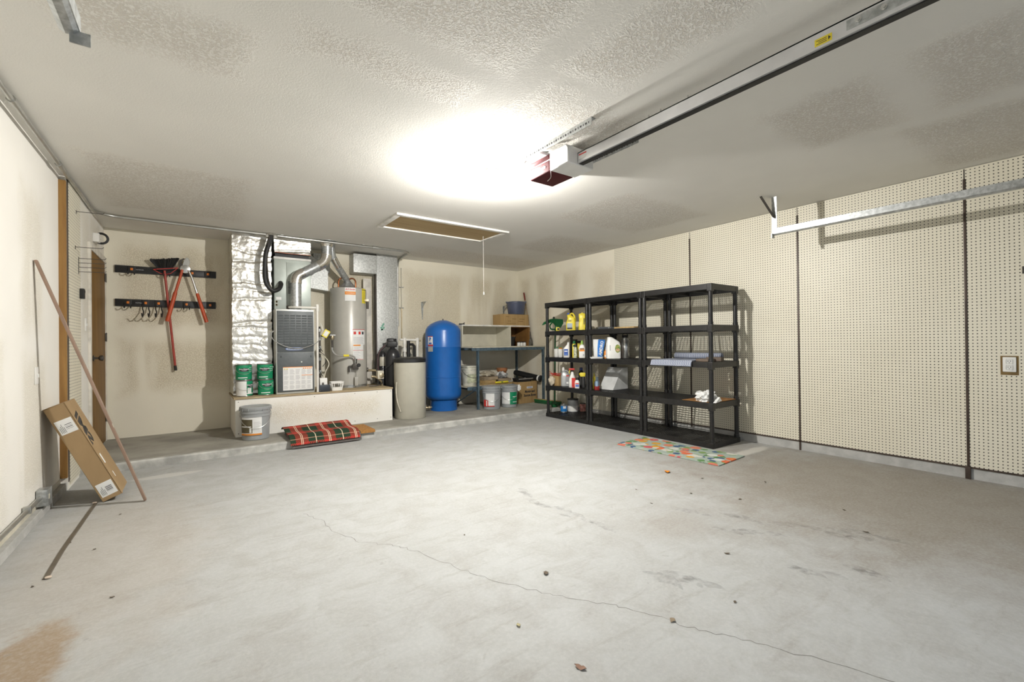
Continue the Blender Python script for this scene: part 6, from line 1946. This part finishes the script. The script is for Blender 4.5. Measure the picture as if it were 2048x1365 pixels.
# ------------------------------------------------------------------ floral rug and litter on the floor
def floral_mat():
    m, nt, b = new_mat('floral_rug')
    oc = objcoord(nt)
    wob = nt.nodes.new('ShaderNodeTexNoise')
    wob.inputs['Scale'].default_value = 14.0
    nt.links.new(oc, wob.inputs['Vector'])
    mixv = nt.nodes.new('ShaderNodeMix')
    mixv.data_type = 'VECTOR'
    mixv.inputs[0].default_value = 0.035
    nt.links.new(oc, mixv.inputs[4])
    nt.links.new(wob.outputs['Color'], mixv.inputs[5])

    def vor(scale, seedloc):
        v_ = nt.nodes.new('ShaderNodeTexVoronoi')
        v_.inputs['Scale'].default_value = scale
        nt.links.new(mapping(nt, mixv.outputs[1], (1, 1, 0), seedloc), v_.inputs['Vector'])
        cr = nt.nodes.new('ShaderNodeSeparateColor')
        nt.links.new(v_.outputs['Color'], cr.inputs[0])
        return v_.outputs['Distance'], cr.outputs[0], cr.outputs[1]

    def pal(v_, cols):
        r_ = nt.nodes.new('ShaderNodeValToRGB')
        r_.color_ramp.interpolation = 'CONSTANT'
        els = r_.color_ramp.elements
        while len(els) < len(cols):
            els.new(0.5)
        for i, c_ in enumerate(cols):
            els[i].position = i / len(cols)
            els[i].color = (*c_, 1)
        nt.links.new(v_, r_.inputs[0])
        return r_.outputs[0]
    d1, a1, b1_ = vor(15, (0, 0, 0))
    leaf = pal(a1, [(0.10, 0.24, 0.07), (0.20, 0.33, 0.10), (0.36, 0.44, 0.38), (0.42, 0.47, 0.42), (0.36, 0.44, 0.40), (0.05, 0.11, 0.22)])
    c = mixrgb(nt, ramp(nt, d1, 0.48, 0.62), leaf, (0.38, 0.45, 0.39))
    d2, a2, b2_ = vor(9, (3.3, 1.7, 0))
    flo = pal(a2, [(0.72, 0.15, 0.06), (0.66, 0.68, 0.64), (0.70, 0.34, 0.03), (0.72, 0.20, 0.13), (0.62, 0.10, 0.12), (0.66, 0.66, 0.60)])
    c = mixrgb(nt, mth(nt, 'MULTIPLY', mth(nt, 'SUBTRACT', 1.0, ramp(nt, d2, 0.42, 0.50)), mth(nt, 'GREATER_THAN', b2_, 0.15)), c, flo)
    c = mixrgb(nt, mth(nt, 'MULTIPLY', mth(nt, 'SUBTRACT', 1.0, ramp(nt, d2, 0.09, 0.13)), mth(nt, 'GREATER_THAN', b2_, 0.45)), c, (0.60, 0.40, 0.08))
    nn = noise_tex(nt, oc, 120, 3)
    c = mixrgb(nt, mth(nt, 'MULTIPLY', nn, 0.35), c, (0.14, 0.14, 0.11))
    nt.links.new(c, b.inputs['Base Color'])
    b.inputs['Roughness'].default_value = 0.95
    b.inputs['Specular IOR Level'].default_value = 0.1
    bump(nt, b, nn, 0.7, 0.004)
    return m


fr_ = G().prism([(-.255, -.58), (.255, -.58), (.262, .585), (-.262, .575)], 'z', 0.0005, 0.012, .003)
fo = tag(fr_.obj('floral_rug', floral_mat(), None), 'colourful floral patterned rug on the floor before the black shelves', 'rug')
fo.location = (4.075, 2.745, 0)
fo.rotation_euler = (0, 0, 0.045)


def leaf(name, label, x, y, s, mat, rot, cat='leaf', group=None):
    g2 = G()
    n_ = 9
    v_ = []
    for i in range(n_):
        u = i / (n_ - 1)
        w = s * 0.28 * math.sin(PI * u) * (0.8 + 0.4 * random.random())
        z = 0.0015 + s * 0.14 * abs(math.sin(2.4 * u + rot))
        for q, zz in ((-w, z), (0, z * 0.6 + .0008), (w, z * 1.1)):
            v_.append(((u - .5) * s, q, zz))
    f_ = []
    for i in range(n_ - 1):
        for k in range(2):
            f_.append((i * 3 + k, i * 3 + k + 1, (i + 1) * 3 + k + 1, (i + 1) * 3 + k))
    g2.add(v_, f_)
    o = g2.obj(name, mat, None)
    o.location = (x, y, 0)
    o.rotation_euler = (0, 0, rot)
    return tag(o, label, cat, group)


M_leafbrown = M('leaf_brown', (0.10, 0.075, 0.05), 0.8)
leaf('orange_leaf', 'bright orange curled leaf on the floor by the floral rug', 3.33, 2.334, .085, M('leaf_orange', (0.80, 0.25, 0.01), 0.6), 0.7)
leaf('dry_leaf', 'large dark dry leaf alone in the middle of the floor', 1.402, 1.676, .045, M_leafbrown, 0.9)
leaf('dry_leaf', 'pale curled dry leaf beside the floor crack', 1.572, 1.085, .035, M('leaf_tan', (0.26, 0.20, 0.13), 0.8), 0.2)
leaf('dry_leaf', 'reddish brown dry leaf lying flat on the bare concrete', 1.089, 1.121, .045, M('leaf_red', (0.26, 0.15, 0.10), 0.8), 2.0)
leaf('dry_leaf', 'tiny yellowish dry leaf between the crack and the reddish leaf', 1.055, 1.436, .03, M('leaf_yellow', (0.40, 0.36, 0.20), 0.8), 1.2)
for x, y, s_ in ((3.0, 1.9, .03), (3.16, 1.617, .028), (3.4, 2.05, .022), (3.705, 1.694, .03), (2.6, 1.95, .02), (3.5, 1.1, .025), (3.2, 0.9, .03), (2.3, 1.25, .03), (-0.45, 3.4, .022), (-0.62, 3.05, .02), (-0.3, 2.7, .025),
                 (-0.58, 3.6, .018), (-0.40, 4.0, .02), (2.75, 2.2, .02), (1.9, 1.0, .02), (1.3, 2.3, .016)):
    leaf('leaf_scrap', 'tiny dark leaf scrap lying on the open concrete floor', x, y, s_, M_leafbrown, random.uniform(0, 6), 'leaf', 'leaf scraps on the floor')
